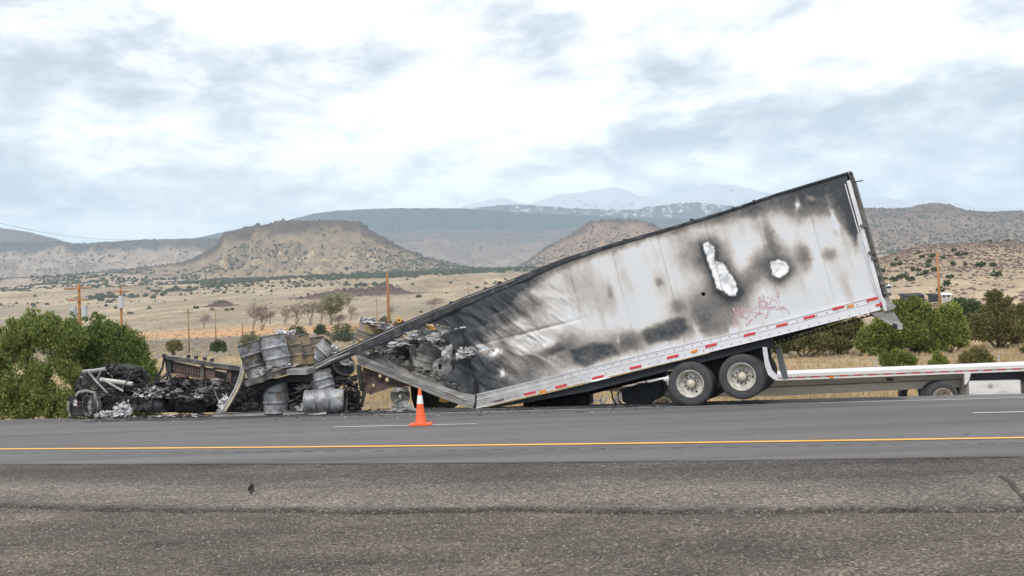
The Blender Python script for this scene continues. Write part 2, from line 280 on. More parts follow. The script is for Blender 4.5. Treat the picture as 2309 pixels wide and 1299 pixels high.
class MB:
    def __init__(s): s.v = []; s.f = []
    def add(s, V, Fs):
        o = len(s.v); s.v += [tuple(float(c) for c in p) for p in V]; s.f += [tuple(i+o for i in f) for f in Fs]; return s
    def box(s, c, size, rot=None):
        sx, sy, sz = [a/2 for a in size]
        V = np.array([(x, y, z) for x in (-sx, sx) for y in (-sy, sy) for z in (-sz, sz)])
        if rot is not None: V = V @ np.array(rot).T
        return s.add(V+np.array(c), [(0,1,3,2), (4,6,7,5), (0,4,5,1), (2,3,7,6), (0,2,6,4), (1,5,7,3)])
    def tube(s, pts, r, seg=8, squash=1, caps=True):
        pts = [np.array(p, float) for p in pts]; n = len(pts); rs = r if isinstance(r, (list, tuple)) else [r]*n; V = []
        ref = np.array([0, 0, 1.0])
        for i, p in enumerate(pts):
            d = pts[min(i+1, n-1)] - pts[max(i-1, 0)]; d /= np.linalg.norm(d)+1e-9
            a = np.cross(d, ref)
            if np.linalg.norm(a) < .1: a = np.cross(d, (0, 1, 0))
            a /= np.linalg.norm(a); b_ = np.cross(a, d)
            for k in range(seg):
                th = 2*math.pi*(k+.5)/seg; V.append(p + rs[i]*(math.cos(th)*a*squash + math.sin(th)*b_))
        Fs = [(i*seg+k, i*seg+(k+1) % seg, (i+1)*seg+(k+1) % seg, (i+1)*seg+k) for i in range(n-1) for k in range(seg)]
        if caps: Fs += [tuple(range(seg))[::-1], tuple(range((n-1)*seg, n*seg))]
        return s.add(V, Fs)
    def prism(s, poly, vec, holes=()):
        loops = [[np.array(p, float) for p in L] for L in (poly, *holes)]; vec = np.array(vec, float)
        flat = [p for L in loops for p in L]; n = len(flat)
        tri = tessellate_polygon([[Vector(p) for p in L] for L in loops])
        nrm = np.zeros(3)
        for a, b_, c in tri: nrm += np.cross(flat[b_]-flat[a], flat[c]-flat[a])
        if np.dot(nrm, vec) > 0: tri = [t_[::-1] for t_ in tri]
        Fs = [tuple(t_) for t_ in tri] + [tuple(i+n for i in t_[::-1]) for t_ in tri]; o = 0
        for L in loops:
            k = len(L); Fs += [(o+i, o+(i+1) % k, o+(i+1) % k+n, o+i+n) for i in range(k)]; o += k
        return s.add(flat+[p+vec for p in flat], Fs)
    def lathe(s, prof, seg=24, M4=None, sx=1.0):     # prof: list of (axial, radius), axis +Z
        V = []; n = len(prof)
        for (z, r) in prof:
            for k in range(seg):
                th = 2*math.pi*k/seg; V.append((r*math.cos(th)*sx, r*math.sin(th), z))
        if M4 is not None: V = [tuple(M4 @ Vector(p)) for p in V]
        Fs = [(i*seg+k, i*seg+(k+1) % seg, (i+1)*seg+(k+1) % seg, (i+1)*seg+k) for i in range(n-1) for k in range(seg)]
        return s.add(V, Fs)
    def blob(s, c, r, sq=(1, 1, 1), rough=.35, rnd=random):
        nlat, nlon = 4, 7; V = [(0, 0, 1)]
        for i in range(1, nlat):
            for k in range(nlon):
                th = math.pi*i/nlat; ph = 2*math.pi*(k+.5*i)/nlon; V.append((math.sin(th)*math.cos(ph), math.sin(th)*math.sin(ph), math.cos(th)))
        V.append((0, 0, -1)); V = [np.array(p)*(1+rnd.uniform(-rough, rough))*r*np.array(sq)+np.array(c) for p in V]
        Fs = [(0, 1+k, 1+(k+1) % nlon) for k in range(nlon)]
        for i in range(nlat-2):
            Fs += [(1+i*nlon+k, 1+(i+1)*nlon+k, 1+(i+1)*nlon+(k+1) % nlon, 1+i*nlon+(k+1) % nlon) for k in range(nlon)]
        b0 = 1+(nlat-2)*nlon; Fs += [(b0+k, len(V)-1, b0+(k+1) % nlon) for k in range(nlon)]
        return s.add(V, Fs)
    def sheet(s, c, sx, sz, seed, amp=.3, n=9, rag=.35, rot=None, thick=0):   # crumpled ragged sheet roughly facing the viewer
        g = np.linspace(-.5, .5, n); rr = np.random.RandomState(seed)
        X, Z = np.meshgrid(g, g); k = rr.uniform(0, 50)
        Y = (fbm(X*4+k, Z*4+k, 3, seed)-.5)*amp*2*max(sx, sz) + rr.uniform(-1, 1, X.shape)*amp*.18*max(sx, sz)
        X2 = X + (vn(X*5+k, Z*5+7, seed)-.5)*rag + rr.uniform(-1, 1, X.shape)*.03; Z2 = Z + (vn(X*5+3, Z*5+k, seed+5)-.5)*rag + rr.uniform(-1, 1, X.shape)*.03
        V = np.stack([X2*sx, Y, Z2*sz], -1).reshape(-1, 3)
        if rot is not None: V = V @ np.array(rot).T
        V = V+np.array(c); Fs = []
        for i in range(n-1):
            for j in range(n-1):
                e = max(abs(i-(n-2)/2), abs(j-(n-2)/2))/((n-2)/2)
                if e > .9 and rr.rand() < .35: continue
                Fs.append((i*n+j, i*n+j+1, (i+1)*n+j+1, (i+1)*n+j))
        return s.add(V, Fs)
    def build(s, name, m, parent=None, local=False, smooth=False, kind=None):
        me = bpy.data.meshes.new(name); V = s.v
        if parent is not None and not local:
            o_ = origin(parent); V = [(a-o_[0], b_-o_[1], c-o_[2]) for a, b_, c in V]
        me.from_pydata(V, [], s.f); me.materials.append(m)
        if smooth: me.polygons.foreach_set('use_smooth', [True]*len(me.polygons))
        me.update(); return link(name, me, parent, kind)
def rotm(ax, ang): return np.array(Matrix.Rotation(ang, 3, ax))
def grid_faces(nr, nc, wrap=False):
    i, j = np.meshgrid(np.arange(nr-1), np.arange(nc-1), indexing='ij'); a = (i*nc+j).ravel()
    return np.stack([a, a+1, a+nc+1, a+nc], 1)

# ------------------------------------------------------------------ setting: ground
def q2(c0, c1, c2, X):
    X = np.asarray(X, float); Xc = np.clip(X, -14, 13); s_ = c1+2*c2*Xc
    return c0+c1*Xc+c2*Xc*Xc + s_*(X-Xc)
D_crack = lambda X: q2(11.6, -.2026, .00748, X)
D_edge = lambda X: q2(15.0, -.207, .00367, X)
D_yel = lambda X: q2(17.1, -.2088, .00249, X)
D_dash = lambda X: q2(20.69, -.155, 0, X)
D_white = lambda X: q2(24.19, -.125, 0, X)
D_out = lambda X: q2(26.4, -.14, 0, X)
_pd = [0, 26, 30, 60, 150, 250, 400, 700, 1100, 1500, 2400, 4000, 9000, 30000]
_pz = [-1.0, -1.0, -1.3, -1.5, -1.2, .3, 3.0, 17.5, 44, 79, 128, 190, 330, 600]
def gz(X, Y):
    X = np.asarray(X, float); Y = np.asarray(Y, float); D = np.maximum(Y, 0); r = np.hypot(X, Y); De = np.where(Y > 0, np.maximum(D, r*.8), 0)
    z = np.interp(De, _pd, _pz)
    q = Y - D_out(X); z = np.where(q < 0, -.3, -.22 + (z+.22)*sst(0, 4.5, q))
    rr = X/np.maximum(D, 1)
    z = z - np.clip(rr-.15, 0, 1)*0
    amp = np.clip((D-40)*.004, 0, 5)
    z = z + (fbm(X/45, Y/70, 4, 3)-.5)*amp*np.where(D < 120, .4, 1)
    z = z + sst(3, 12, q)*(fbm(X/2.5, Y/2.5, 3, 5)-.5)*.22
    return z
az_a = np.radians(np.concatenate([np.linspace(-180, -45, 40)[:-1], np.linspace(-45, -30, 30)[:-1], np.linspace(-30, 30, 620), np.linspace(30, 45, 30)[1:], np.linspace(45, 180, 40)[1:]]))
rd = np.concatenate([[.3, 2, 6, 12, 18], np.linspace(21, 44, 90), np.geomspace(45, 19000, 225)])
AZ, RD = np.meshgrid(az_a, rd); GX = RD*np.sin(AZ); GY = RD*np.cos(AZ); GZ = gz(GX, GY)
GPX, GPY = proj(np.stack([GX, GY, GZ], -1)); GPX = np.where(GY > 1, GPX, -9999)
hzl = 721-(GPX-1154)*.0384
nb = fbm(GX/30, GY/30, 3, 21)
dirt = sst(262, 285, GY+40*(nb-.5))*(1-sst(360, 410, GY+60*(nb-.5)))*(1-sst(-10, 10, GX))
track = sst(165, 180, GY+12*(nb-.5)-.05*GX)*(1-sst(245, 262, GY+14*(nb-.5)))*(1-sst(-45, -25, GX))
m, t, p = newmat('dry_grassland'); M['ground'] = m
g = NT(t, 'ShaderNodeNewGeometry')
def wn(scale, detail=5, stretch=(1, 1, 1), rough=.6):
    mp = NT(t, 'ShaderNodeMapping'); mp.inputs['Scale'].default_value = stretch; t.links.new(g.outputs['Position'], mp.inputs[0])
    n = NT(t, 'ShaderNodeTexNoise'); n.inputs['Scale'].default_value = scale; n.inputs['Detail'].default_value = detail; n.inputs['Roughness'].default_value = rough; t.links.new(mp.outputs[0], n.inputs[0]); return n.outputs[0]
def link_ramp(f, st): r = ramp(t, st); t.links.new(f, r.inputs[0]); return r.outputs[0]
c0 = link_ramp(wn(.012, 6, (1, .35, 1)), [(.3, (.25,.205,.15)), (.46, (.37,.30,.215)), (.6, (.50,.42,.31)), (.72, (.33,.275,.205))])
c1 = link_ramp(wn(.35, 6, (1, .4, 1), .7), [(.36, (.55,.55,.55)), (.5, (.95,.95,.95)), (.65, (1.2,1.18,1.15))])
c2 = link_ramp(wn(6, 4, (1, 1, 1), .75), [(.35, (.7,.68,.64)), (.6, (1.15,1.13,1.1))])
base = mixc(t, 1.0, mixc(t, 1.0, c0, c1, 'MULTIPLY'), c2, 'MULTIPLY')
base = mixc(t, 1.0, base, link_ramp(wn(.05, 9, (1, .3, 1), .72), [(.38, (.66,.65,.66)), (.5, (.94,.93,.92)), (.62, (1.1,1.08,1.05))]), 'MULTIPLY')
base = mixc(t, mth(t, 'MULTIPLY', ab(t, 'brush'), .72), base, mixc(t, wn(.5, 6, (1, .3, 1), .75), (.12,.105,.09), (.33,.28,.21)))
base = mixc(t, ab(t, 'dirt'), base, mixc(t, wn(.15), (.42,.235,.115), (.52,.33,.19)))
base = mixc(t, ab(t, 'track'), base, mixc(t, wn(.25, 4, (.3, 1, 1)), (.12,.09,.07), (.26,.21,.18)))
t.links.new(base, p.inputs['Base Color']); p.inputs['Roughness'].default_value = .95; p.inputs['Specular IOR Level'].default_value = .1
brush = (.3+.7*sst(.42, .6, fbm(GX/60, GY/110, 4, 40)))*sst(380, 480, GY)*(1-sst(850, 1150, GY))*.95 + sst(.42, .62, fbm(GX/200, GY/300, 4, 44))*sst(900, 1500, GY)*.8
V = np.stack([GX, GY, GZ], -1).reshape(-1, 3)
me = npmesh('ground', V, grid_faces(len(rd), len(az_a))[:, ::-1], M['ground'], dict(dirt=dirt.ravel(), track=track.ravel(), brush=brush.ravel()))
link('ground', me, None, 'structure')

def strip(name, fa, fb, X0, X1, nx, ny, zf, m, kind='structure', parent=None, attrs=None):
    X = np.linspace(X0, X1, nx)[None, :].repeat(ny, 0); k = np.linspace(0, 1, ny)[:, None]
    Y = fa(X)*(1-k)+fb(X)*k; Z = zf(X, Y)+0*X
    return link(name, npmesh(name, np.stack([X, Y, Z], -1).reshape(-1, 3), grid_faces(ny, nx), m, {k_: f_(X, Y).ravel() for k_, f_ in (attrs or {}).items()}), parent, kind)
def road_z(X, Y):
    d1, d2, d3 = D_dash(X), D_white(X), D_out(X)
    z = np.where(Y < d1, 0, np.where(Y < d2, -.075*(Y-d1)/(d2-d1), -.075-.08*(Y-d2)/(d3-d2)))
    return z
ridge = lambda X, Y: (fbm(X*.7, Y*1.5, 3, 71)-.5)
vz = lambda X, Y: -.075 + (fbm(X*.5, Y*.5, 4, 60)-.5)*.05 + (fbm(X*6, Y*6, 3, 62)-.5)*.022
strip('dirt_verge', lambda X: X*0-25, lambda X: D_crack(X)-3.6, -40, 40, 40, 20, lambda X, Y: X*0-.08, M['verge'])
CE = lambda X: D_crack(X)+((fbm(X*.6, X*0, 4, 66)-.5)*.42+(fbm(X*4, X*0, 3, 67)-.5)*.10)
soil_shade_w = lambda X, Y: np.clip(np.exp(-((Y-CE(X)+.03)/(.035+.05*vn(X*1.7, X*0, 31)**2))**2)*(.5+1.2*fbm(X*2.2, Y*7, 3, 33))+.35*np.exp(-((Y-CE(X)-.05)/.13)**2)*fbm(X*3, Y*6, 3, 34)+sst(.6, .75, fbm(X*.7, Y*5, 4, 35))*.25*(Y < CE(X)), 0, 1)  # dark mask along the crack: dirt colour with the groove's shade painted in
vz2 = lambda X, Y: vz(X, Y)-.06*np.exp(-((Y-CE(X)+.02)/.05)**2)
strip('gravel_verge', lambda X: D_crack(X)-4.0, lambda X: D_crack(X)+.25, -12, 12, 900, 160, vz2, M['verge'], attrs=dict(soil=soil_shade_w))
def chz(X, Y):
    e = Y-(D_crack(X)+((fbm(X*.6, X*0, 4, 66)-.5)*.42+(fbm(X*4, X*0, 3, 67)-.5)*.10))
    lip = sst(-.015, .05, e)
    z = -.095+(.085-.042*(1-sst(0, 2.6, Y-D_crack(X))))*lip+(fbm(X*5, Y*5, 3, 64)-.5)*.012*lip
    crack = np.exp(-((X-5.75-(Y-11.2)*.28-.12*(vn(Y*3, Y*0, 8)-.5))/.022)**2)*(Y < 12.5)
    return z + .016*sst(-.3, -.02, Y-D_edge(X)) - .03*crack + .012*np.exp(-((e-.12)/.1)**2)*vn(X*4, Y*4, 9)
strip('old_asphalt_shoulder', lambda X: D_crack(X)-.35, lambda X: D_edge(X)+.4, -14, 14, 1000, 130, chz, M['chip'], attrs=dict(soil=lambda X, Y: np.clip(soil_shade_w(X, Y)*.8+.9*np.exp(-((X-5.75-(Y-11.2)*.28-.12*(vn(Y*3, Y*0, 8)-.5))/.03)**2)*(Y < 12.5), 0, 1), fresh=lambda X, Y: sst(1.3, 2.3, Y-D_crack(X)+1.2*(fbm(X*.4, Y*1.2, 3, 36)-.5)), worn=lambda X, Y: (1-sst(1.0, 2.0, Y-D_crack(X)+.8*(fbm(X*.4, Y, 3, 38)-.5)))*sst(.05, .25, Y-D_crack(X))))
strip('road', D_edge, D_out, -60, 60, 500, 40, lambda X, Y: road_z(X, Y)+.012+.004*0, M['road'])
# worn band with rumble strip between the asphalt edge and the yellow line
RZ = lambda X, Y: road_z(X, Y)+.016
strip('paved_shoulder', lambda X: D_edge(X)+.06, lambda X: D_yel(X)-.2, -14, 14, 200, 6, RZ, M['strip'])
RZ2 = lambda X, Y: road_z(X, Y)+.021
def line(name, f, w_, X0, X1, m, label=None):
    o = strip(name, lambda X: f(X)-w_/2, lambda X: f(X)+w_/2, X0, X1, max(8, int((X1-X0)*3)), 2, RZ2, m); return o
line('yellow_edge_line', D_yel, .17, -50, 50, M['yellow'])
line('white_edge_line', D_white, .10, -3.6, 50, M['white'])
xa, xb = atz(757, 962, 0)[0], atz(1075, 958, 0)[0]; line('lane_dash', D_dash, .10, xa, xb, M['white'])
xc = atz(2188, 932, 0)[0]; line('lane_dash', D_dash, .12, xc, xc+3.1, M['white'])
for k in range(2): line('lane_dash', D_dash, .12, xa-9.3*(k+1)*1.0-2, xb-9.3*(k+1)-2, M['white'])
# rumble grooves, shallow dark cut slots
for i in range(46):
    X = -9.6+i*.42; f = lambda XX: D_yel(XX)-.62
    Y0 = float(D_yel(X)-.62); mb = MB()
    sl = -.2
    mb.prism([(X-.11, Y0-.055-sl*-.11*0, .0165), (X+.11, Y0-.055+sl*.2, .0165), (X+.13, Y0+.05+sl*.2, .0225), (X-.09, Y0+.05, .0225)], (0, 0, -.004))
    o = mb.build('rumble_groove', M['groove'], None); o['kind'] = 'structure'
# soot on the far shoulder
strip('sooty_shoulder', lambda X: D_white(X)+.15+(fbm(X*1.1, X*0, 4, 13)-.5)*.7+sst(5, 9, X)*.6, lambda X: D_out(X)-.02, -11.5, 9.5, 300, 6, lambda X, Y: road_z(X, Y)+.02, M['soot_road'])
# pebbles and chips (uncountable)
def scatter_pebbles(n, X0, X1, fa, fb, zf, s0, s1, name, m, seed):
    rr = np.random.RandomState(seed); X = rr.uniform(X0, X1, n); k = rr.rand(n); Y = fa(X)*(1-k)+fb(X)*k; Z = zf(X, Y)
    s_ = s0+(s1-s0)*rr.rand(n)**3; base = np.array([(1,0,0),(-.5,.87,0),(-.5,-.87,0),(0,0,.8),(0,0,-.4)])
    fc = np.array([(0,1,3),(1,2,3),(2,0,3),(1,0,4),(2,1,4),(0,2,4)])
    P = base[None]*s_[:, None, None]*(1+rr.uniform(-.35, .35, (n, 5, 3))); a = rr.uniform(0, 6.28, n); c, s2 = np.cos(a)[:, None], np.sin(a)[:, None]
    P = np.stack([P[..., 0]*c-P[..., 1]*s2, P[..., 0]*s2+P[..., 1]*c, P[..., 2]], -1)+np.stack([X, Y, Z], -1)[:, None]
    me = npmesh(name, P.reshape(-1, 3), (fc[None]+np.arange(n)[:, None, None]*5).reshape(-1, 3), m, smooth=False)
    return link(name, me, None, 'stuff')
tag(scatter_pebbles(26000, -8, 8, lambda X: D_crack(X)-3.6, D_crack, vz, .004, .022, 'gravel', M['pebble'], 5), 'small stones and grit scattered over the near brown verge', 'gravel')
tag(scatter_pebbles(14000, -9, 9, D_crack, lambda X: D_crack(X)+1.9, chz, .003, .009, 'loose_chippings', M['pebble'], 6), 'pale stone chips along the broken asphalt edge', 'gravel')
tag(scatter_pebbles(1500, -14, 13, D_yel, D_out, RZ2, .003, .008, 'road_grit', M['pebble'], 8), 'sparse grit lying on the traffic lanes', 'gravel')

# ------------------------------------------------------------------ hills
GR = {}
def hillmat(name, low, mid, cliff, veg=(.045,.055,.035), vegd=.5, vscale=.02, band=None, snow=0, cliff_at=.84, streak=.02):
    m, t, p = newmat(name); g = NT(t, 'ShaderNodeNewGeometry')
    def wn(scale, detail=5, stretch=(1, 1, 1), rough=.6):
        mp = NT(t, 'ShaderNodeMapping'); mp.inputs['Scale'].default_value = stretch; t.links.new(g.outputs['Position'], mp.inputs[0])
        n = NT(t, 'ShaderNodeTexNoise'); n.inputs['Scale'].default_value = scale; n.inputs['Detail'].default_value = detail; n.inputs['Roughness'].default_value = rough; t.links.new(mp.outputs[0], n.inputs[0]); return n.outputs[0]
    hs = ab(t, 'hs')
    h2 = mth(t, 'ADD', hs, mth(t, 'MULTIPLY', mth(t, 'SUBTRACT', wn(streak, 5), .5), .3))
    st = [(0, low), (.45, mid)]
    if band: st += [(.52, mid), (.545, band), (.57, mid)]
    st += [(cliff_at-.04, mid), (cliff_at+.03, cliff), (1, cliff)]
    r = ramp(t, st); t.links.new(h2, r.inputs[0]); col = r.outputs[0]
    r2 = ramp(t, [(.35, (.72,.72,.74)), (.65, (1.2,1.18,1.14))]); t.links.new(wn(streak*2.2, 7, (1, .4, 1.6), .7), r2.inputs[0]); col = mixc(t, 1.0, col, r2.outputs[0], 'MULTIPLY')
    v = NT(t, 'ShaderNodeTexVoronoi'); v.inputs['Scale'].default_value = vscale; t.links.new(g.outputs['Position'], v.inputs['Vector'])
    dens = mth(t, 'MULTIPLY', mth(t, 'ADD', wn(vscale*.08, 4), ab(t, 'veg')), vegd)
    msk = mth(t, 'LESS_THAN', v.outputs['Distance'], dens)
    col = mixc(t, mth(t, 'MULTIPLY', msk, .85), col, veg)
    if snow:
        sn = mth(t, 'GREATER_THAN', mth(t, 'ADD', wn(.014, 8, (1, .5, 1.4), .78), mth(t, 'MULTIPLY', hs, .22)), snow)
        col = mixc(t, mth(t, 'MULTIPLY', sn, .75), col, (.62,.66,.72))
    t.links.new(col, p.inputs['Base Color']); p.inputs['Roughness'].default_value = .95; p.inputs['Specular IOR Level'].default_value = .08
    return m
def hill(name, prof, Dc, Lf, Lb, m, shape=((0, 0), (.5, .32), (.82, .72), (.86, .97), (1, 1)), back=((0, 1), (.3, .97), (1, 0)), nt=70, nx=None, gully=.25, gf=60, seed=1, foot=None, dD=None, crest_n=0, vegf=None, jag=0):
    px = [a for a, _ in prof]; nx = nx or int((px[-1]-px[0])/4)+2
    PX = np.linspace(px[0], px[-1], nx); PY = np.interp(PX, px, [b_ for _, b_ in prof])
    PY = PY - crest_n*(fbm(PX/14., PX*0, 4, seed+3)-.5) - jag*(vn(PX/3., PX*0, seed+4)-.5)
    Dk = Dc + (np.interp(PX, px, dD) if dD is not None else 0)*np.ones(nx)
    C = np.stack([at(a, b_, d) for a, b_, d in zip(PX, PY, Dk)])
    ang = C[:, 0]/C[:, 1]
    tf = np.linspace(0, 1, nt); tb = np.linspace(0, 1, 14)[1:]
    sf = np.interp(tf, [a for a, _ in shape], [b_ for _, b_ in shape]); sb = np.interp(tb, [a for a, _ in back], [b_ for _, b_ in back])
    TD = np.concatenate([-(1-tf)*Lf, tb*Lb])[:, None]; S = np.concatenate([sf, sb])[:, None]
    Y = Dk[None]+TD; X = ang[None]*Y
    zf = gz(X, Y)-2 if foot is None else gz(X, Y)-foot
    zc = C[:, 2][None]
    wgt = (4*S*(1-S)); gl = np.abs(fbm(X/gf, Y/(gf*4), 4, seed)-.5)*2
    Sg = np.clip(S - gully*wgt*(1-gl)*.6 + gully*.35*wgt*(fbm(X/(gf*.35), Y/(gf*.35), 4, seed+9)-.5), 0, None)
    Z = zf + np.maximum(zc-zf, 0)*Sg
    veg = np.zeros_like(Z) if vegf is None else vegf(X, Y, S+0*X)
    P = np.stack([X, Y, Z], -1)
    me = npmesh(name, P.reshape(-1, 3), grid_faces(nt+13, nx)[:, ::-1], m, dict(hs=(S+0*X).ravel(), veg=veg.ravel()))
    o = link(name, me, None, 'structure')
    qx, qy = proj(P[:nt]); GR[name] = GR.get(name, []) + [(P[:nt], qx, qy, (S+0*X)[:nt])]
    return o
mesaM = hillmat('mesa_soil', (.33,.265,.185), (.25,.195,.14), (.10,.08,.068), vegd=.2, vscale=.07, band=(.40,.32,.21), streak=.02, cliff_at=.90)
mesa2M = hillmat('second_mesa_soil', (.34,.265,.195), (.25,.18,.14), (.12,.085,.07), vegd=.3, vscale=.05, streak=.012, cliff_at=.9)
ridgeM = hillmat('eroded_ridge', (.42,.33,.26), (.32,.26,.215), (.10,.095,.09), vegd=.52, vscale=.04, streak=.008, cliff_at=.88)
blueM = hillmat('forested_plateau', (.17,.15,.11), (.10,.10,.075), (.035,.045,.04), vegd=.62, vscale=.014, streak=.005)
midM = hillmat('banded_plateau', (.30,.24,.18), (.20,.15,.12), (.12,.10,.09), vegd=.5, vscale=.028, band=(.36,.27,.2), streak=.005)
snowM = hillmat('snowy_mountain', (.02,.03,.035), (.025,.035,.035), (.05,.06,.06), vegd=.0, vscale=.01, snow=.60, streak=.004)
forM = hillmat('wooded_ridge', (.05,.06,.045), (.045,.055,.045), (.045,.055,.05), vegd=.0, vscale=.01, snow=.77, streak=.004)
rightM = hillmat('purple_brown_hill', (.30,.24,.175), (.20,.15,.12), (.15,.105,.085), vegd=.42, vscale=.045, streak=.01)
rockM = hillmat('basalt_outcrop', (.34,.27,.19), (.11,.085,.07), (.07,.055,.048), vegd=0, vscale=.1, streak=.15, cliff_at=.7)
knollM = hillmat('rocky_knoll', (.42,.34,.24), (.33,.265,.19), (.22,.175,.14), vegd=.0, vscale=.2, streak=.06, cliff_at=.84)
EV = ((0, 0), (.3, .2), (.7, .62), (1, 1))
FL = ((0, 1), (.5, .98), (1, 0))
hill('snow_mountain', [(960,485),(1040,468),(1080,455),(1110,448),(1140,447),(1165,458),(1200,458),(1235,447),(1265,437),(1320,432),(1380,422),(1400,424),(1440,440),(1480,446),(1520,440),(1560,423),(1600,414),(1650,418),(1700,427),(1760,440),(1850,450),(1950,447),(2000,444),(2040,455),(2075,445),(2095,441),(2125,447),(2140,458),(2200,466),(2309,470),(2450,476)], 11800, 3200, 2600, snowM, EV, nt=90, gully=.75, gf=420, seed=31, crest_n=5)
hill('wooded_ridge', [(900,480),(1040,472),(1120,463),(1180,461),(1300,470),(1420,474),(1500,462),(1560,456),(1640,463),(1750,478),(1900,480),(1960,476),(2080,476),(2309,480),(2450,484)], 9900, 2500, 2000, forM, EV, nt=70, gully=.7, gf=300, seed=37, crest_n=4, jag=1.5)
hill('forested_plateau', [(380,552),(430,540),(480,528),(560,513),(640,500),(700,483),(760,475),(900,469),(1040,470),(1150,477),(1300,486),(1500,492),(1700,497),(1950,500),(2309,505)], 8000, 2400, 2000, blueM, EV, nt=80, gully=.95, gf=260, seed=41, crest_n=2, jag=2)
hill('banded_plateau', [(780,530),(830,524),(1000,519),(1150,521),(1250,517),(1330,512),(1450,500),(1560,512),(1800,520),(2000,520)], 6200, 1700, 2500, midM, ((0,0),(.4,.25),(.75,.6),(.8,.85),(1,1)), FL, nt=70, gully=.45, gf=160, seed=43, crest_n=3, jag=1.5)
hill('banded_ridge', [(-160,500),(0,514),(60,522),(120,537),(165,549),(200,556),(260,570)], 5600, 1500, 1500, midM, EV, nt=60, gully=.4, gf=140, seed=47, jag=2)
hill('eroded_ridge', [(-160,548),(0,549),(60,545),(125,542),(150,551),(190,549),(250,545),(330,540),(430,538),(520,536),(620,540),(760,560),(860,590)], 4300, 1300, 1500, ridgeM, ((0,0),(.35,.2),(.7,.62),(.8,.72),(.86,.95),(1,1)), FL, nt=90, gully=.7, gf=110, seed=53, crest_n=2, jag=1.5)
hill('second_mesa', [(1060,640),(1120,625),(1180,596),(1240,555),(1290,528),(1320,508),(1336,499),(1370,496),(1440,497),(1475,508),(1530,530),(1620,560),(1750,600)], 3300, 900, 700, mesa2M, ((0,0),(.5,.36),(.85,.8),(.9,.97),(1,1)), FL, nt=80, gully=.35, gf=90, seed=59, crest_n=2, jag=1.5)
hill('mesa', [(0,636),(120,629),(230,617),(330,607),(400,598),(440,586),(480,563),(497,548),(503,531),(530,524),(560,516),(610,511),(622,505),(634,502),(700,503),(760,503),(810,505),(824,513),(832,523),(860,538),(900,560),(960,586),(1040,604),(1120,618),(1200,630)], 2900, 1500, 500, mesaM, ((0,0),(.3,.07),(.5,.18),(.64,.33),(.68,.40),(.90,.80),(.915,.985),(1,1)), FL, nt=130, nx=420, gully=.6, gf=60, seed=61, crest_n=1.5, jag=3,
     vegf=lambda X, Y, S: .25*sst(150, 500, -X*0+X+400)*0+sst(-100, 250, X+330)*.9*(1-S)*0)
hill('purple_hill', [(1850,480),(1948,468),(2040,470),(2075,461),(2105,457),(2135,460),(2160,468),(2184,475),(2240,477),(2309,475),(2450,478)], 3600, 1600, 900, rightM, EV, FL, nt=100, gully=.5, gf=100, seed=67, crest_n=2, jag=1.5)
hill('basalt_outcrop', [(648,692),(665,682),(690,670),(720,661),(760,654),(790,650),(830,652),(850,647),(880,647),(905,651),(930,662),(945,672),(965,684)], 900, 60, 60, rockM, EV, nt=40, nx=260, gully=.4, gf=8, seed=73, foot=1, crest_n=3, jag=3)
hill('rock_mound', [(452,697),(470,689),(485,680),(497,677),(512,680),(530,690),(540,697)], 780, 30, 30, rockM, EV, nt=25, nx=90, gully=.4, gf=5, seed=79, foot=.5, jag=3)
hill('low_rise', [(-100,628),(0,626),(120,622),(230,612),(330,616),(420,628),(520,640),(600,650)], 1900, 300, 300, ridgeM, EV, FL, nt=30, gully=.3, gf=50, seed=83, jag=1.5, foot=0)
hill('scrubby_rise', [(460,672),(540,652),(640,640),(720,632),(800,630),(880,634),(940,642),(1000,655)], 1700, 350, 200, mesaM, EV, FL, nt=40, gully=.2, gf=50, seed=85, foot=0)
hill('rocky_knoll', [(1850,640),(1930,600),(1985,581),(2030,567),(2079,554),(2134,552),(2180,548),(2229,543),(2309,546),(2450,540),(2600,560)], 520, 330, 200, knollM, ((0,0),(.35,.22),(.7,.58),(.9,.9),(1,1)), FL, nt=120, nx=300, gully=.22, gf=22, seed=89, foot=0, crest_n=4, jag=3)
def hit(grids, px, py):
    best = None
    for P, qx, qy, S in grids:
        d = (qx-px)**2+(qy-py)**2; k = np.unravel_index(np.argmin(d), d.shape)
        if best is None or d[k] < best[0]: best = (d[k], P[k])
    return np.array(best[1])
GR['ground'] = [(np.stack([GX, GY, GZ], -1)[8:], GPX[8:], GPY[8:], None)]
def ghit(px, py): return hit(GR['ground'], px, py)

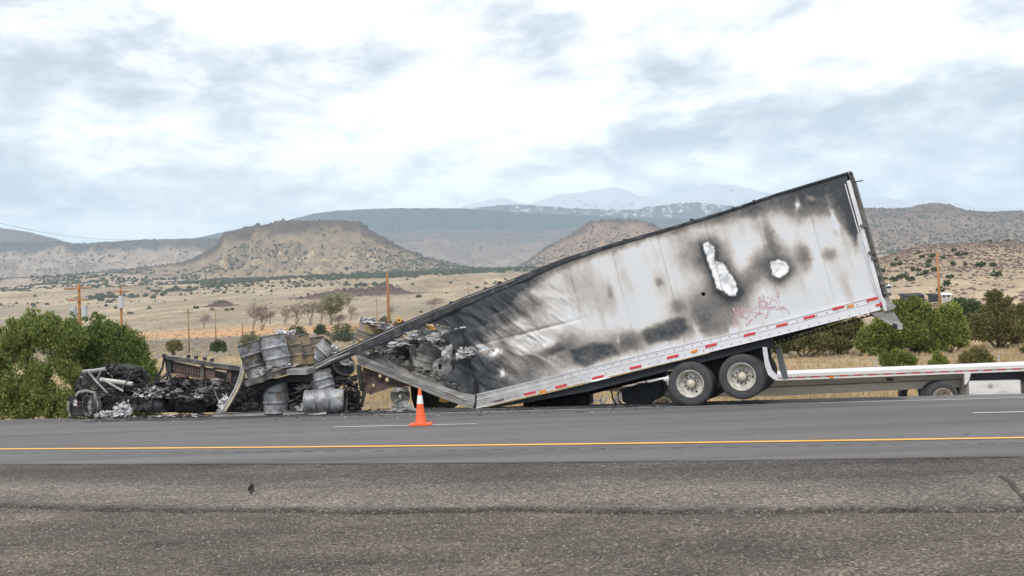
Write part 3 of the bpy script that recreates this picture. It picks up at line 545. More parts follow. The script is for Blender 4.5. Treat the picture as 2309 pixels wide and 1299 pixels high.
# far juniper dots as one stuff mesh per hill
def dots(grids, n, s0, s1, name, label, seed, dens=None, m=None, flat=.8):
    rr = np.random.RandomState(seed); P = []
    for (G, qx, qy, S) in grids:
        k = n*3; i = rr.randint(0, G.shape[0]-1, k); j = rr.randint(0, G.shape[1]-1, k); fx = rr.rand(k, 1); fy = rr.rand(k, 1)
        c = G[i, j]*(1-fx)*(1-fy)+G[i+1, j]*fx*(1-fy)+G[i, j+1]*(1-fx)*fy+G[i+1, j+1]*fx*fy
        keep = (qx[i, j] > -60) & (qx[i, j] < 2370)
        if dens is not None: keep &= rr.rand(k) < dens(c[:, 0], c[:, 1], qx[i, j], qy[i, j])
        P.append(c[keep][:n])
    P = np.concatenate(P); n = len(P); s_ = s0+(s1-s0)*rr.rand(n)**1.6
    b0 = np.array([(math.cos(a), math.sin(a), .12) for a in np.arange(5)*1.2566]+[(.7*math.cos(a+.6), .7*math.sin(a+.6), .75) for a in np.arange(5)*1.2566]+[(0, 0, 1.05)])
    fc = np.array([(i, (i+1) % 5, 5+i) for i in range(5)]+[((i+1) % 5, 5+(i+1) % 5, 5+i) for i in range(5)]+[(5+i, 5+(i+1) % 5, 10) for i in range(5)])
    Q = b0[None]*(1+rr.uniform(-.3, .3, (n, 11, 3)))*s_[:, None, None]*np.array([1, 1, flat*1.3])+P[:, None]
    me = npmesh(name, Q.reshape(-1, 3), (fc[None]+np.arange(n)[:, None, None]*11).reshape(-1, 3), m or M['dots'], smooth=True)
    return tag(link(name, me, None, 'stuff'), label, 'bushes')
mden = lambda X, Y, qx, qy: np.clip(.12+.9*sst(.46, .62, fbm(X/120, Y/260, 3, 90))*(.35+sst(500, 620, qy)*.6)+sst(830, 960, qx+(qy-560)*.6)*.9+sst(0, 60, 520-qx-(600-qy)*1.2)*.0, 0, 1)
dots(GR['mesa'], 9000, 1.5, 5.0, 'mesa_junipers', 'dark juniper dots scattered over the flat topped mesa', 1, mden)
dots(GR['second_mesa'], 2500, 1.5, 4.5, 'second_mesa_junipers', 'dark bushes dotted over the smaller conical mesa', 2)
dots(GR['purple_hill'], 4500, 2, 5, 'purple_hill_junipers', 'dense dark scrub on the purple brown hill at right', 3)
dots(GR['scrubby_rise'], 1300, 1.5, 3.6, 'rise_junipers', 'belt of dark junipers on the low rise before the mesa', 4, lambda X, Y, qx, qy: sst(.45, .6, fbm(X/80, Y/80, 3, 4)))
dots(GR['low_rise'], 700, 1.5, 4, 'left_rise_junipers', 'dark bushes along the low rise at far left', 5, lambda X, Y, qx, qy: sst(.5, .6, fbm(X/90, Y/50, 3, 6)))
dots(GR['eroded_ridge'], 3500, 2, 5, 'ridge_junipers', 'dark bushes on the eroded ridge at left', 6, lambda X, Y, qx, qy: .1+sst(.45, .6, fbm(X/150, Y/300, 3, 7)))
gsel = [(a[150:262], b_[150:262], c[150:262], None) for a, b_, c, _ in GR['ground']]
dots(gsel, 4200, .7, 2.8, 'plain_junipers', 'scattered dark bushes on the tan plain', 7, lambda X, Y, qx, qy: (Y > 620)*(Y < 2300)*(.05+.95*sst(.5, .66, fbm(X/140, Y/140, 3, 8)))*sst(500, 1500, Y+300))
belt = lambda qx, qy: np.maximum.reduce([np.exp(-((qy-np.interp(qx, [190, 300, 420, 560], [676, 668, 655, 640]))/7)**2)*(qx > 190)*(qx < 600), np.exp(-((qy-np.interp(qx, [430, 560, 700, 870], [643, 636, 642, 650]))/6)**2)*(qx > 430)*(qx < 880), np.exp(-((qy-np.interp(qx, [0, 150, 260], [636, 629, 640]))/5)**2)*(qx < 270), .5*np.exp(-((qy-np.interp(qx, [560, 900, 1150], [618, 612, 606]))/7)**2)*(qx > 500)])
dots([(a[150:], b_[150:], c[150:], None) for a, b_, c, _ in GR['ground']], 40000, 1.2, 4.2, 'juniper_belt', 'dark belts of junipers crossing the plain below the mesa', 17, lambda X, Y, qx, qy: (Y > 800)*(Y < 3000)*belt(qx, qy)*(.15+.85*sst(.42, .6, fbm(X/70, Y/70, 3, 19)))*.8)
dots(GR['basalt_outcrop'], 1200, .5, 1.6, 'outcrop_boulders', 'dark basalt boulders strewn over the outcrop', 8, m=M['rust'])
dots(GR['rock_mound'], 260, .4, 1.1, 'mound_boulders', 'dark boulders strewn over the small mound', 9, m=M['rust'])
dots(GR['rocky_knoll'], 3200, .25, 1.1, 'knoll_rocks', 'dark rocks and brush on the rocky knoll at right', 10, lambda X, Y, qx, qy: .12+sst(0, 60, 640-qy)*.9, m=M['rust'], flat=.45)
gs2 = [(a[96:185], b_[96:185], c[96:185], None) for a, b_, c, _ in GR['ground']]
dots(gs2, 16000, .14, .45, 'sagebrush', 'low grey brush covering the plain behind the poles', 11, lambda X, Y, qx, qy: (Y > 125)*(.25+.75*sst(.45, .6, fbm(X/25, Y/40, 3, 12))), m=M['brush'], flat=.6)

# dry grass tufts
def grass(n, Y0, Y1, s0, s1, name, label, seed):
    rr = np.random.RandomState(seed); Y = Y0+(Y1-Y0)*rr.rand(n)**1.5; X = Y*rr.uniform(-.58, .58, n)
    k = Y-D_out(X) > 8.5; X = X[k]; Y = Y[k]; n = len(X); den = rr.rand(n) < .35+.8*sst(.4, .6, fbm(X/4, Y/4, 3, 9)); X = X[den]; Y = Y[den]; n = len(X)
    Z = gz(X, Y)-.02; s_ = s0+(s1-s0)*rr.rand(n); B = 5
    a = rr.uniform(0, 6.28, (n, B)); l = s_[:, None]*rr.uniform(.6, 1.1, (n, B)); w_ = l*.10; lean = rr.uniform(.1, .6, (n, B)); ox = rr.normal(0, .25, (n, B))*s_[:, None]; oy = rr.normal(0, .25, (n, B))*s_[:, None]
    bx = X[:, None]+ox; by = Y[:, None]+oy; bz = Z[:, None]+0*ox
    v0 = np.stack([bx-w_*np.cos(a), by-w_*np.sin(a), bz], -1); v1 = np.stack([bx+w_*np.cos(a), by+w_*np.sin(a), bz], -1); b2 = rr.uniform(0, 6.28, (n, B))
    v2 = np.stack([bx+l*lean*np.cos(b2), by+l*lean*np.sin(b2), bz+l], -1)
    P = np.stack([v0, v1, v2], 2).reshape(-1, 3)
    me = npmesh(name, P, np.arange(len(P)).reshape(-1, 3), M['tuft'], smooth=False)
    return tag(link(name, me, None, 'stuff'), label, 'grass')
grass(26000, 25, 75, .12, .38, 'dry_grass', 'tall straw coloured dry grass behind the road', 1)
grass(16000, 75, 220, .2, .6, 'field_grass', 'straw coloured grass field beyond the wreck', 2)

# ------------------------------------------------------------------ vegetation
def leaves(C, Dn, size, rr, asp=.35):
    n = len(C); Dn = Dn/(np.linalg.norm(Dn, axis=1, keepdims=True)+1e-9); r2 = rr.normal(size=(n, 3)); S_ = np.cross(Dn, r2); S_ /= np.linalg.norm(S_, axis=1, keepdims=True)+1e-9
    L = size[:, None]
    V = np.stack([C-Dn*L*.5, C+S_*L*asp, C+Dn*L*.6, C-S_*L*asp], 1).reshape(-1, 3)
    return V, np.arange(len(V)).reshape(-1, 4)
def crown_mesh(name, lobes, nleaf, size, m, seed, up=.35, core=.15, asp=.35):
    """lobes: (x,y,z,rx,ry,rz); leaf clumps gather on small sub-clumps over each lobe"""
    rr = np.random.RandomState(seed); C = []; Dn = []; vol = np.array([l[3]*l[4]*l[5] for l in lobes])**.67; vol /= vol.sum()
    for l, w_ in zip(lobes, vol):
        n = int(nleaf*w_)+10; k = max(5, n//26); d = rr.normal(size=(k, 3)); d /= np.linalg.norm(d, axis=1, keepdims=True); rad = 1-core*4*rr.rand(k, 1)**2.2
        cc = d*np.clip(rad, .25, 1.15)*np.array(l[3:6])+np.array(l[:3]); w2 = rr.randint(0, k, n)
        sig = .17*np.mean(l[3:6]); C.append(cc[w2]+rr.normal(size=(n, 3))*sig); Dn.append(d[w2]*.7+rr.normal(size=(n, 3))*.55+np.array([0, 0, up]))
    C = np.concatenate(C); Dn = np.concatenate(Dn); V, Fq = leaves(C, Dn, size*(.6+.8*rr.rand(len(C))), rr, asp)
    return npmesh(name, V, Fq, m, smooth=False)
def limbs(pts_list, m, root, seg=6):
    mb = MB()
    for pts, r0, r1 in pts_list:
        n = len(pts); mb.tube(pts, [r0+(r1-r0)*i/(n-1) for i in range(n)], seg)
    return mb.build('trunk', m, root, local=True, smooth=True)
def tree(name, label, base, lobes, nleaf, size, m, seed, group=None, cat='tree', up=.35, core=.15, asp=.35, stems=4, bark='bark'):
    base = np.array(base, float); root = thing(name, label, cat, base, group)
    rr = random.Random(seed); pl = []
    H = max(l[2] for l in lobes)
    for l in (lobes if len(lobes) <= stems else rr.sample(lobes, stems)):
        e = np.array(l[:3]); s_ = np.array([e[0]*.08, e[1]*.08, -.1]); mid = (s_+e)/2+np.array([rr.uniform(-.1, .1)*H, rr.uniform(-.1, .1)*H, -.06*H])
        pl.append(([s_, mid*.5+s_*.5, mid, e], .045*H*.6, .008*H))
    limbs(pl, M[bark], root)
    link('crown', crown_mesh('crown', lobes, nleaf, size, m, seed, up, core, asp), root)
    return root
def px_tree(name, label, bpx, bpy_, D, lob, nleaf, size, m, seed, **kw):
    """lob: (px,py,rpx,rpy) outlines of lobes at distance D"""
    if name != 'juniper_tree' or bpx > 1500:
        gp_ = ghit(bpx, bpy_)
        if 35 < gp_[1] < 420: D = float(gp_[1])
    base = np.array(at(bpx, bpy_, D)); base[2] = float(gz(base[0], base[1])); L = []; rr = random.Random(seed)
    for (x, y, rx, ry) in lob:
        dy = rr.uniform(-.5, .5)*rx/F*D; p_ = at(x, y, D+dy)-base; L.append((p_[0], p_[1], p_[2], rx/F*D, rx/F*D*.9, ry/F*D))
        if bpx > 500 or name != 'juniper_tree':
            for k_ in range(3):
                a_ = rr.uniform(0, 6.28); q_ = rr.uniform(.28, .45); L.append((p_[0]+math.cos(a_)*rx/F*D*.9, p_[1]+rr.uniform(-.5, .5)*rx/F*D, p_[2]+math.sin(a_)*ry/F*D*.9, rx/F*D*q_, rx/F*D*q_, ry/F*D*q_*1.1))
    return tree(name, label, base, L, nleaf, size, m, seed, **kw)
# big junipers at left: clusters of upright flame-shaped lobes
def juniper(name, label, base_px, D, outline, seed, n, nleaf, m):
    rr = random.Random(seed); lob = []
    xs = [a for a, _ in outline]; ys = [b_ for _, b_ in outline]
    for i in range(n):
        x = rr.uniform(xs[0], xs[-1]); top = float(np.interp(x, xs, ys)); y = rr.uniform(top+24, 930) if i > n*.45 else top+26+rr.uniform(-4, 14)
        lob.append((x, y, rr.uniform(15, 27), rr.uniform(26, 40)))
    for i in range(16): lob.append((xs[0]+(xs[-1]-xs[0])*(i+.5)/16, rr.uniform(895, 925), 30, 34))
    for i in range(n//2):
        x = rr.uniform(xs[0], xs[-1]); lob.append((x, float(np.interp(x, xs, ys))+rr.uniform(4, 26), rr.uniform(7, 11), rr.uniform(22, 34)))
    return px_tree(name, label, base_px, 938, D, lob, nleaf, .075, m, seed, up=1.3, core=.3, asp=.28, stems=3)
juniper('juniper_tree', 'tall bushy green juniper at the far left edge, beside the burnt cab', 60, 31.5, [(-60,770),(-10,760),(12,740),(30,745),(50,722),(80,718),(112,716),(135,724),(158,722),(170,735)], 11, 110, 95000, M['leaf_left'])
juniper('juniper_tree', 'broad green juniper directly behind the burnt truck cab', 250, 32.5, [(160,770),(180,745),(200,732),(222,726),(240,736),(262,742),(285,748),(302,748),(315,775),(335,805),(350,840)], 12, 95, 80000, M['leaf_left'])
# trees at right
px_tree('juniper_tree', 'olive brown multi stemmed juniper just right of the trailer mud flaps', 1812, 806, 60, [(1755,770,20,20),(1785,762,25,24),(1815,765,28,25),(1845,772,22,22),(1800,745,22,16),(1835,748,18,16),(1770,785,16,10)], 23400, .12, M['leaf_olive'], 21, core=.2, stems=7)
px_tree('juniper_tree', 'olive brown juniper behind the white deck, left of the green trees', 1890, 800, 72, [(1870,755,22,22),(1895,745,24,24),(1920,750,20,26),(1885,775,28,14),(1930,735,18,20)], 20800, .13, M['leaf_olive'], 22, core=.2)
px_tree('pinon_tree', 'bright green rounded pine under the raised trailer bumper', 1985, 802, 62, [(1960,765,26,28),(1990,745,28,30),(2010,770,26,26),(1975,790,22,12),(1945,780,16,14),(1995,722,20,18)], 28600, .12, M['leaf_green'], 23, core=.2)
px_tree('pinon_tree', 'largest bright green pine behind the flatbed', 2065, 800, 66, [(2040,710,28,24),(2070,700,28,22),(2055,745,36,32),(2095,730,28,32),(2030,760,26,26),(2085,775,32,20),(2025,690,14,14),(2060,680,16,12)], 39000, .12, M['leaf_green'], 24, core=.2)
px_tree('pinon_tree', 'grey green pine standing between the green and the brown trees', 2140, 795, 70, [(2130,745,28,30),(2155,735,22,28),(2140,705,24,20),(2165,765,20,18),(2120,775,20,14)], 26000, .12, M['leaf_green'], 25, core=.2)
px_tree('juniper_tree', 'dark juniper rising behind the green pines', 2175, 760, 88, [(2160,690,22,16),(2185,695,22,20),(2200,720,22,18),(2150,712,18,14)], 18200, .14, M['leaf_dark'], 26, core=.2)
px_tree('juniper_tree', 'tall brownish juniper with open trunk near the right edge', 2250, 788, 62, [(2215,735,28,26),(2245,700,26,24),(2238,668,18,13),(2265,725,28,28),(2290,745,28,26),(2300,705,22,18),(2255,755,26,14),(2200,755,16,12),(2268,680,14,12)], 39000, .12, M['leaf_olive'], 27, core=.22, stems=7)
px_tree('juniper_tree', 'brown juniper cut off by the right edge', 2330, 800, 56, [(2320,745,24,26),(2345,760,26,26),(2330,790,24,14),(2312,700,14,16)], 15600, .11, M['leaf_olive'], 28, core=.22)
px_tree('juniper_bush', 'low rounded bright green bush behind the flatbed deck', 2025, 832, 44, [(2005,812,20,16),(2030,806,20,15),(2050,815,16,14),(2020,825,28,9)], 16900, .08, M['leaf_green'], 29, cat='bush', up=.8)
px_tree('juniper_bush', 'narrow pointed green bush behind the flatbed deck', 2116, 832, 44, [(2114,808,9,15),(2120,818,14,12),(2108,822,14,10)], 9360, .075, M['leaf_green'], 30, cat='bush', up=1)
px_tree('juniper_bush', 'loose olive green bush behind the flatbed near the toolbox', 2200, 832, 44, [(2180,808,16,14),(2205,800,18,16),(2225,812,16,13),(2195,822,30,9)], 13000, .08, M['leaf_olive'], 31, cat='bush', up=1)
for i, (x, y, rx, ry, mm, lab) in enumerate([
  (393,779,17,13,'leaf_olive','round brown green bush in the field left of the slim pole'),(492,781,17,14,'leaf_dark','round dark green bush in the field above the collapsed cab frame'),
  (565,770,27,24,'leaf_sage','pale sage coloured bush behind the leftmost leaning drum'),(668,746,22,12,'leaf_dark','green bush behind the leaning drum row'),
  (722,742,13,12,'leaf_dark','small dark bush left of the wide one behind the drums'),(775,750,36,21,'leaf_dark','wide dark green bush between the drums and the raised drum'),
  (868,722,14,9,'leaf_dark','dark bush behind the rusty arm and tall pole')]):
    D = 115 if i in (0, 1) else 95
    px_tree('field_bush', lab, x, y+ry+1, D, [(x-rx*.45, y+ry*.2, rx*.6, ry*.8), (x+rx*.4, y+ry*.15, rx*.65, ry*.85), (x-rx*.1, y-ry*.25, rx*.5, ry*.75), (x+rx*.1, y+ry*.6, rx*.8, ry*.5)], 9000, .14, M[mm], 40+i, cat='bush')
# bushes on the knoll
bush_me = [crown_mesh('crown', [(0,0,.55,.75,.75,.6),(.45,.1,.45,.55,.5,.45),(-.4,-.1,.5,.5,.5,.45)], 420, .30, M['leaf_dark'], 60+i) for i in range(3)]
stem_mb = MB().tube([(0,0,-.2),(0,0,.5)], .08, 5)
KN = [(360,700,70),(450,670,60),(520,630,60),(590,690,65),(640,560,50),(730,560,45),(830,590,70),(750,640,50),(850,500,50),(960,545,60),(880,430,60),(930,350,50),(780,360,45),(725,310,35),(400,410,35),(450,480,60),(350,490,50),(1090,380,40),(1160,360,35),(1220,470,55),(1310,335,55),(1420,325,45),(1240,280,40),(1410,480,40),(1640,480,75),(1810,490,55),(1860,620,80),(1180,660,60),(1150,750,75),(1050,840,65),(1785,145,35),(2015,125,28),(210,570,50),(225,690,40)]
ORD = ['first','second','third','fourth','fifth','sixth','seventh','eighth','ninth','tenth','eleventh','twelfth','thirteenth','fourteenth']
KL = {}
for nm_, lo, hi in (('upper', 0, 435), ('middle', 435, 600), ('lower', 600, 2000)):
    row = sorted([(x, i) for i, (x, y, r) in enumerate(KN) if lo <= y < hi])
    for k, (x, i) in enumerate(row):
        r = KN[i][2]; KL[i] = '%s juniper bush on the rocky knoll, %s from the left along its %s slope' % ('small' if r < 46 else 'mid sized' if r < 62 else 'large', ORD[k], nm_)
for i, (x, y, r) in enumerate(KN):
    px, py = 1960+x/6.496, 520+(y+r*.8)/6.496; P = hit(GR['rocky_knoll'], px, py); s_ = r/6.496/F*P[1]*1.05
    root = thing('hillside_bush', KL[i], 'bush', P, 'bushes on the rocky knoll')
    root.scale = (s_,)*3; root.rotation_euler = (0, 0, i*1.7); link('crown', bush_me[i % 3], root)
    if i == 0: stem0 = stem_mb.build('trunk', M['bark'], root, local=True); stem_data = stem0.data
    else: link('trunk', stem_data, root)
# mid plain individual bushes
PLB = ['small round bush alone on the plain, left of the rock mound','small bush at the right foot of the rock mound, left of a pair','small bush at the right foot of the rock mound, right of a pair','small bush at the right end of the basalt outcrop, below another','small bush at the right end of the basalt outcrop, above another','small bush standing alone right of the basalt outcrop','tiny bush on the plain below the outcrop end','tiny bush between the cottonwood row and the outcrop tip']
for i, (x, y, r) in enumerate([(442,694,7),(512,698,5),(524,697,5),(945,668,7),(941,656,6),(970,666,7),(950,702,4),(600,695,4)]):
    P = ghit(x, y+r*.6); s_ = r/F*P[1]; root = thing('plain_bush', PLB[i], 'bush', P, 'small bushes on the plain')
    root.scale = (s_,)*3; link('crown', bush_me[i % 3], root); link('trunk', stem_data, root)
# bare cottonwoods
def bare_mesh(seed, H, spread, depth=5):
    rr = random.Random(seed); mb = MB(); tips = []
    def grow(p, d, L, r, k):
        n = 3; q = p; pts = [p]
        for i in range(n):
            d = d+np.array([rr.uniform(-.18, .18), rr.uniform(-.18, .18), rr.uniform(-.05, .12)]); d = d/np.linalg.norm(d); q = q+d*L/n; pts.append(q)
            if k > 0 and (i > 0 or k < depth):
                for j in range(2 if k > 1 else 3):
                    a = rr.uniform(0, 6.28); nd = d*.55+np.array([math.cos(a), math.sin(a), rr.uniform(-.15, .5)])*spread; nd /= np.linalg.norm(nd)
                    grow(q, nd, L*rr.uniform(.4, .62), r*.5, k-1)
        mb.tube(pts, [r, r*.85, r*.65, r*.4], 4 if k > 1 else 3, caps=False)
        if k == 0: tips.append(q)
    for j in range(3):
        a = rr.uniform(0, 6.28); d = np.array([math.cos(a)*.22, math.sin(a)*.22, 1]); d /= np.linalg.norm(d); grow(np.array([math.cos(a)*.04, math.sin(a)*.04, -.04*H]), d, H*rr.uniform(.5, .62), H*.02, depth)
    me = bpy.data.meshes.new('branches'); me.from_pydata(mb.v, [], mb.f); me.materials.append(M['bare']); return me, tips
bares = [bare_mesh(s_, 1.0, .8, 4) for s_ in (3, 5, 8)]
for i, (x, y, hgt, wd, lab) in enumerate([(458,738,30,28,'small bare tree left of the cottonwood row, beside a slim pole'),(568,742,58,52,'bare cottonwood with pinkish twigs, leftmost of the row'),(590,743,54,46,'bare cottonwood, second in the row left of the drums'),(608,730,30,22,'narrow low bare tree in a gap of the cottonwood row'),
  (640,732,42,40,'bare cottonwood above the leaning drums'),(668,730,46,44,'bare cottonwood in the middle of the row'),(698,732,56,54,'densest bare cottonwood of the row'),(722,728,44,40,'bare cottonwood just left of the pale budding tree'),(745,730,62,52,'bare tree with pale budding twigs'),(762,738,30,28,'low reddish bare shrub beneath the budding tree'),(790,722,32,28,'round bare tree right of the budding tree'),
  (880,715,26,22,'faint bare tree right of the tall pole'),(975,700,30,44,'low bare thicket near the dark roof rail')]):
    D = 330; base = at(x, y, D); z0 = float(gz(base[0], base[1])); base = at(x, y, D); base[2] = min(base[2], z0+.3)
    root = thing('cottonwood_tree', lab, 'tree', (base[0], base[1], at(x, y, D)[2])); s_ = hgt/F*D*1.1; root.scale = (s_*wd/hgt*1.45, s_*wd/hgt*1.2, s_); root.rotation_euler = (0, 0, i*2.1)
    me, tips = bares[i % 3]; link('branches', me, root)
    if i == 8:
        rr = np.random.RandomState(3); C = np.array([tips[k] for k in rr.randint(0, len(tips), 2600)])+rr.normal(size=(2600, 3))*.05
        V, Fq = leaves(C, rr.normal(size=(2600, 3)), .05+rr.rand(2600)*.03, rr); link('buds', npmesh('buds', V, Fq, M['leaf_pale'], smooth=False), root, 'stuff')

# ------------------------------------------------------------------ poles
def pole(x, ytop, ybot, D, r, lab, arms=(), transf=(), mm='wood'):
    top = at(x, ytop, D); bx = top[0]; base = np.array([bx, D, float(gz(bx, D))])
    zb = at(x, ybot, D)[2]; base[2] = min(base[2], zb)
    root = thing('utility_pole', lab, 'pole', base); MB().tube([base, (bx, D, top[2])], [r*1.15, r*.8], 8).build('post', M[mm], root, smooth=True)
    for (ya, wpx) in arms:
        a = at(x, ya, D); hw = wpx/F*D/2
        MB().box((bx, D-.12-r, a[2]), (hw*2, .09, .12), rotm('Z', .12)).build('crossarm', M[mm], root)
        for k in (-.95, -.5, .5, .95): MB().tube([(bx+k*hw, D-.12-r, a[2]+.05), (bx+k*hw, D-.12-r, a[2]+.26)], .05, 6).build('insulator', M['transf'], root)
    for (tx, ty, h_, w_) in transf:
        a = at(tx, ty, D); MB().lathe([(-h_/2, .0), (-h_/2, w_), (h_/2, w_), (h_/2+.05, w_*1.05), (h_/2+.1, 0)], 12, Matrix.Translation(a-np.array([0, .25, 0]))).build('transformer', M['transf'], root, smooth=False)
    return root
P1 = pole(178, 640, 745, 88, .14, 'wooden double crossarm pole with two grey transformers at left', [(650, 60), (677, 45)], [(168, 707, 1.1, .26), (193, 707, 1.1, .26)])
a = at(178, 677, 88)
for s_ in (-1, 1): MB().tube([at(178, 668, 88)+np.array([0, -.2, 0]), at(178+s_*17, 677, 88)+np.array([0, -.3, 0])], .035, 5).build('brace', M['wood'], P1)
pole(272, 648, 748, 110, .15, 'wooden single crossarm pole with one grey transformer', [(658, 38)], [(275, 682, 1.3, .28)])
pole(424, 696, 800, 150, .13, 'slim pole with two short crossarms left of the burnt frame', [(699, 24), (705, 20)], mm='greywood')
pole(485, 697, 775, 210, .12, 'faint thin pole with a short crossarm', [(700, 18)], mm='greywood')
pole(546, 727, 760, 200, .12, 'short dark pole behind the first cottonwood', mm='wood')
pole(873, 616, 730, 96, .15, 'tall bare orange brown pole right of the raised drum', mm='wood')
pole(849, 672, 730, 200, .11, 'thin short pole just left of the tall bare pole', [(677, 18)], mm='greywood')
pole(1055, 640, 690, 260, .14, 'distant pole with crossarm above the dark roof rail', [(653, 26)], mm='greywood')
pole(2113, 567, 690, 150, .20, 'tall bare pole on the knoll side at right', mm='wood')
pa, pb = at(-60, 490, 88), at(290, 541, 140)
pts = [pa+(pb-pa)*k/20+np.array([0, 0, -1.2*math.sin(math.pi*k/20)]) for k in range(21)]
tag(MB().tube([p_+np.array([0,0,1.0*math.sin(math.pi*k/20)*.6]) for k, p_ in enumerate(pts)], .018, 4).build('power_line', M['wire']), 'thin power line crossing the sky at far left', 'cable')

# little buildings at the foot of the knoll
for (x0, y0, x1, y1, D, mm, lab) in [(2043,664,2086,673,240,'under','long low dark shed behind the green pine'),(2108,664,2122,671,230,'under','tiny dark shed left of the white trailer home'),(2122,663,2150,670,232,'white_paint','long low white trailer home at the knoll foot'),(1998,643,2012,650,235,'white_paint','small white roofed hut beside the trailer corner')]:
    a, b_ = at(x0, y0, D), at(x1, y1, D); zg = float(gz((a[0]+b_[0])/2, D+2)); zb = min(b_[2], max(zg, b_[2]-2.5)); c = (a+b_)/2
    root = thing('shed', lab, 'building', (c[0], D, b_[2])); w_, h_ = b_[0]-a[0], a[2]-b_[2]
    MB().box((c[0], D+2, b_[2]+h_*.35-.5), (w_*.96, 3.8, h_*.7+1)).build('wall', M['beam'] if mm != 'under' else M[mm], root)
    MB().prism([(a[0], D, b_[2]+h_*.7), (b_[0], D, b_[2]+h_*.7), (b_[0]-.2*h_, D+2, a[2]+.3), (a[0]+.2*h_, D+2, a[2]+.3)], (0, 4, 0)).build('roof', M[mm], root)
    for k in (.25, .6): MB().box((a[0]+w_*k, D+.08, b_[2]+h_*.35), (.6, .08, .5)).build('window', M['under'], root)

# ------------------------------------------------------------------ trailer
TH = math.radians(22); NIN = np.array([math.sin(TH), math.cos(TH), 0]); DH = np.array([math.cos(TH), -math.sin(TH), 0])
r0 = ray(1556, 916); PW0 = CAM + r0*((-.08-2.2)/r0[2])
def S(px, py, off=0.0):       # point on the near side plane, off metres towards the viewer
    r_ = ray(px, py); P0 = PW0-NIN*off; k = np.dot(P0-CAM, NIN)/np.dot(r_, NIN); return CAM+r_*k
O0 = S(1072, 920); DV = S(2008, 697)-O0; LEN = np.linalg.norm(DV); DV /= LEN; UP = np.cross(DV, NIN); UP *= np.sign(UP[2])
def uv(px, py): q = S(px, py)-O0; return float(q @ DV), float(q @ UP)
def W(u, v, off=0.0): return O0+DV*u+UP*v-NIN*off
root = thing('semi_trailer', 'burnt white box trailer broken in two, its rear tilted up, soot stains all over', 'trailer', O0-np.array([0, 0, O0[2]+.13]))
T = root
HT = uv(1912, 388)[1]
# control columns for the skin: bottom edge and top edge in the side plane
colsB = [(801,800),(850,818),(900,838),(950,855),(1000,872),(1040,884),(1071,892)]
colsT = [(800,790),(850,775),(905,750),(955,727),(1005,704),(1045,686),(1088,668)]
cu = [(uv(*b_), uv(*t_)) for b_, t_ in zip(colsB, colsT)]
topline = [uv(1088,668), uv(1160,634), uv(1274,587), uv(1380,552), uv(1486,522), uv(1620,482), uv(1750,438), uv(1909,390)]
botline = [uv(1072,891), uv(1230,853), uv(1491,791), uv(1750,729), uv(1982,670)]
seamu = [uv(*c)[0] for c in ((1240,850),)][0]
SEAMS = [seamu-1.22*.98, seamu]+[seamu+1.215*k for k in range(1, 8)]
SEAMS = [s_ for s_ in SEAMS if s_ > .35 and s_ < LEN-.15]
edges = [0.0]+SEAMS+[LEN-.12]
def topv(u): return np.interp(u, [a[0] for a in topline], [a[1] for a in topline])
def botv(u): return np.interp(u, [a[0] for a in botline], [a[1] for a in botline])
# ---- soot map in the photograph's own frame, evaluated at each vertex of the skin
def ell(px, py, cx, cy, rx, ry, ang=0, p_=2.0, soft=1):
    c, s_ = math.cos(math.radians(ang)), math.sin(math.radians(ang)); dx, dy = px-cx, py-cy
    u = (dx*c+dy*s_)/rx; v = (-dx*s_+dy*c)/ry; return np.exp(-(u*u+v*v)**(p_/2)*soft)
def inpoly(px, py, poly):
    ins = np.zeros(px.shape, bool); n = len(poly)
    for i in range(n):
        x1, y1 = poly[i]; x2, y2 = poly[(i+1) % n]
        if y1 == y2: continue
        c = ((y1 > py) != (y2 > py)) & (px < (x2-x1)*(py-y1)/(y2-y1)+x1); ins ^= c
    return ins
def pdist(px, py, poly):
    d = np.full(px.shape, 1e9); n = len(poly)
    for i in range(n):
        a = np.array(poly[i], float); b_ = np.array(poly[(i+1) % n], float); ab_ = b_-a; t_ = np.clip(((px-a[0])*ab_[0]+(py-a[1])*ab_[1])/(ab_ @ ab_), 0, 1)
        d = np.minimum(d, np.hypot(px-a[0]-t_*ab_[0], py-a[1]-t_*ab_[1]))
    return np.where(inpoly(px, py, poly), -d, d)
PEEL1 = [(1584,549),(1600,546),(1611,558),(1615,589),(1632,593),(1655,628),(1665,650),(1660,668),(1645,667),(1617,650),(1603,608)]
PEEL2 = [(1735,590),(1752,585),(1772,592),(1781,604),(1772,618),(1758,628),(1742,620)]
DQ1 = [(1449,747),(1524,719),(1543,720),(1549,740),(1530,760),(1490,768),(1462,774)]
DQ2 = [(1288,792),(1333,777),(1378,774),(1393,795),(1349,811),(1316,828),(1297,814)]
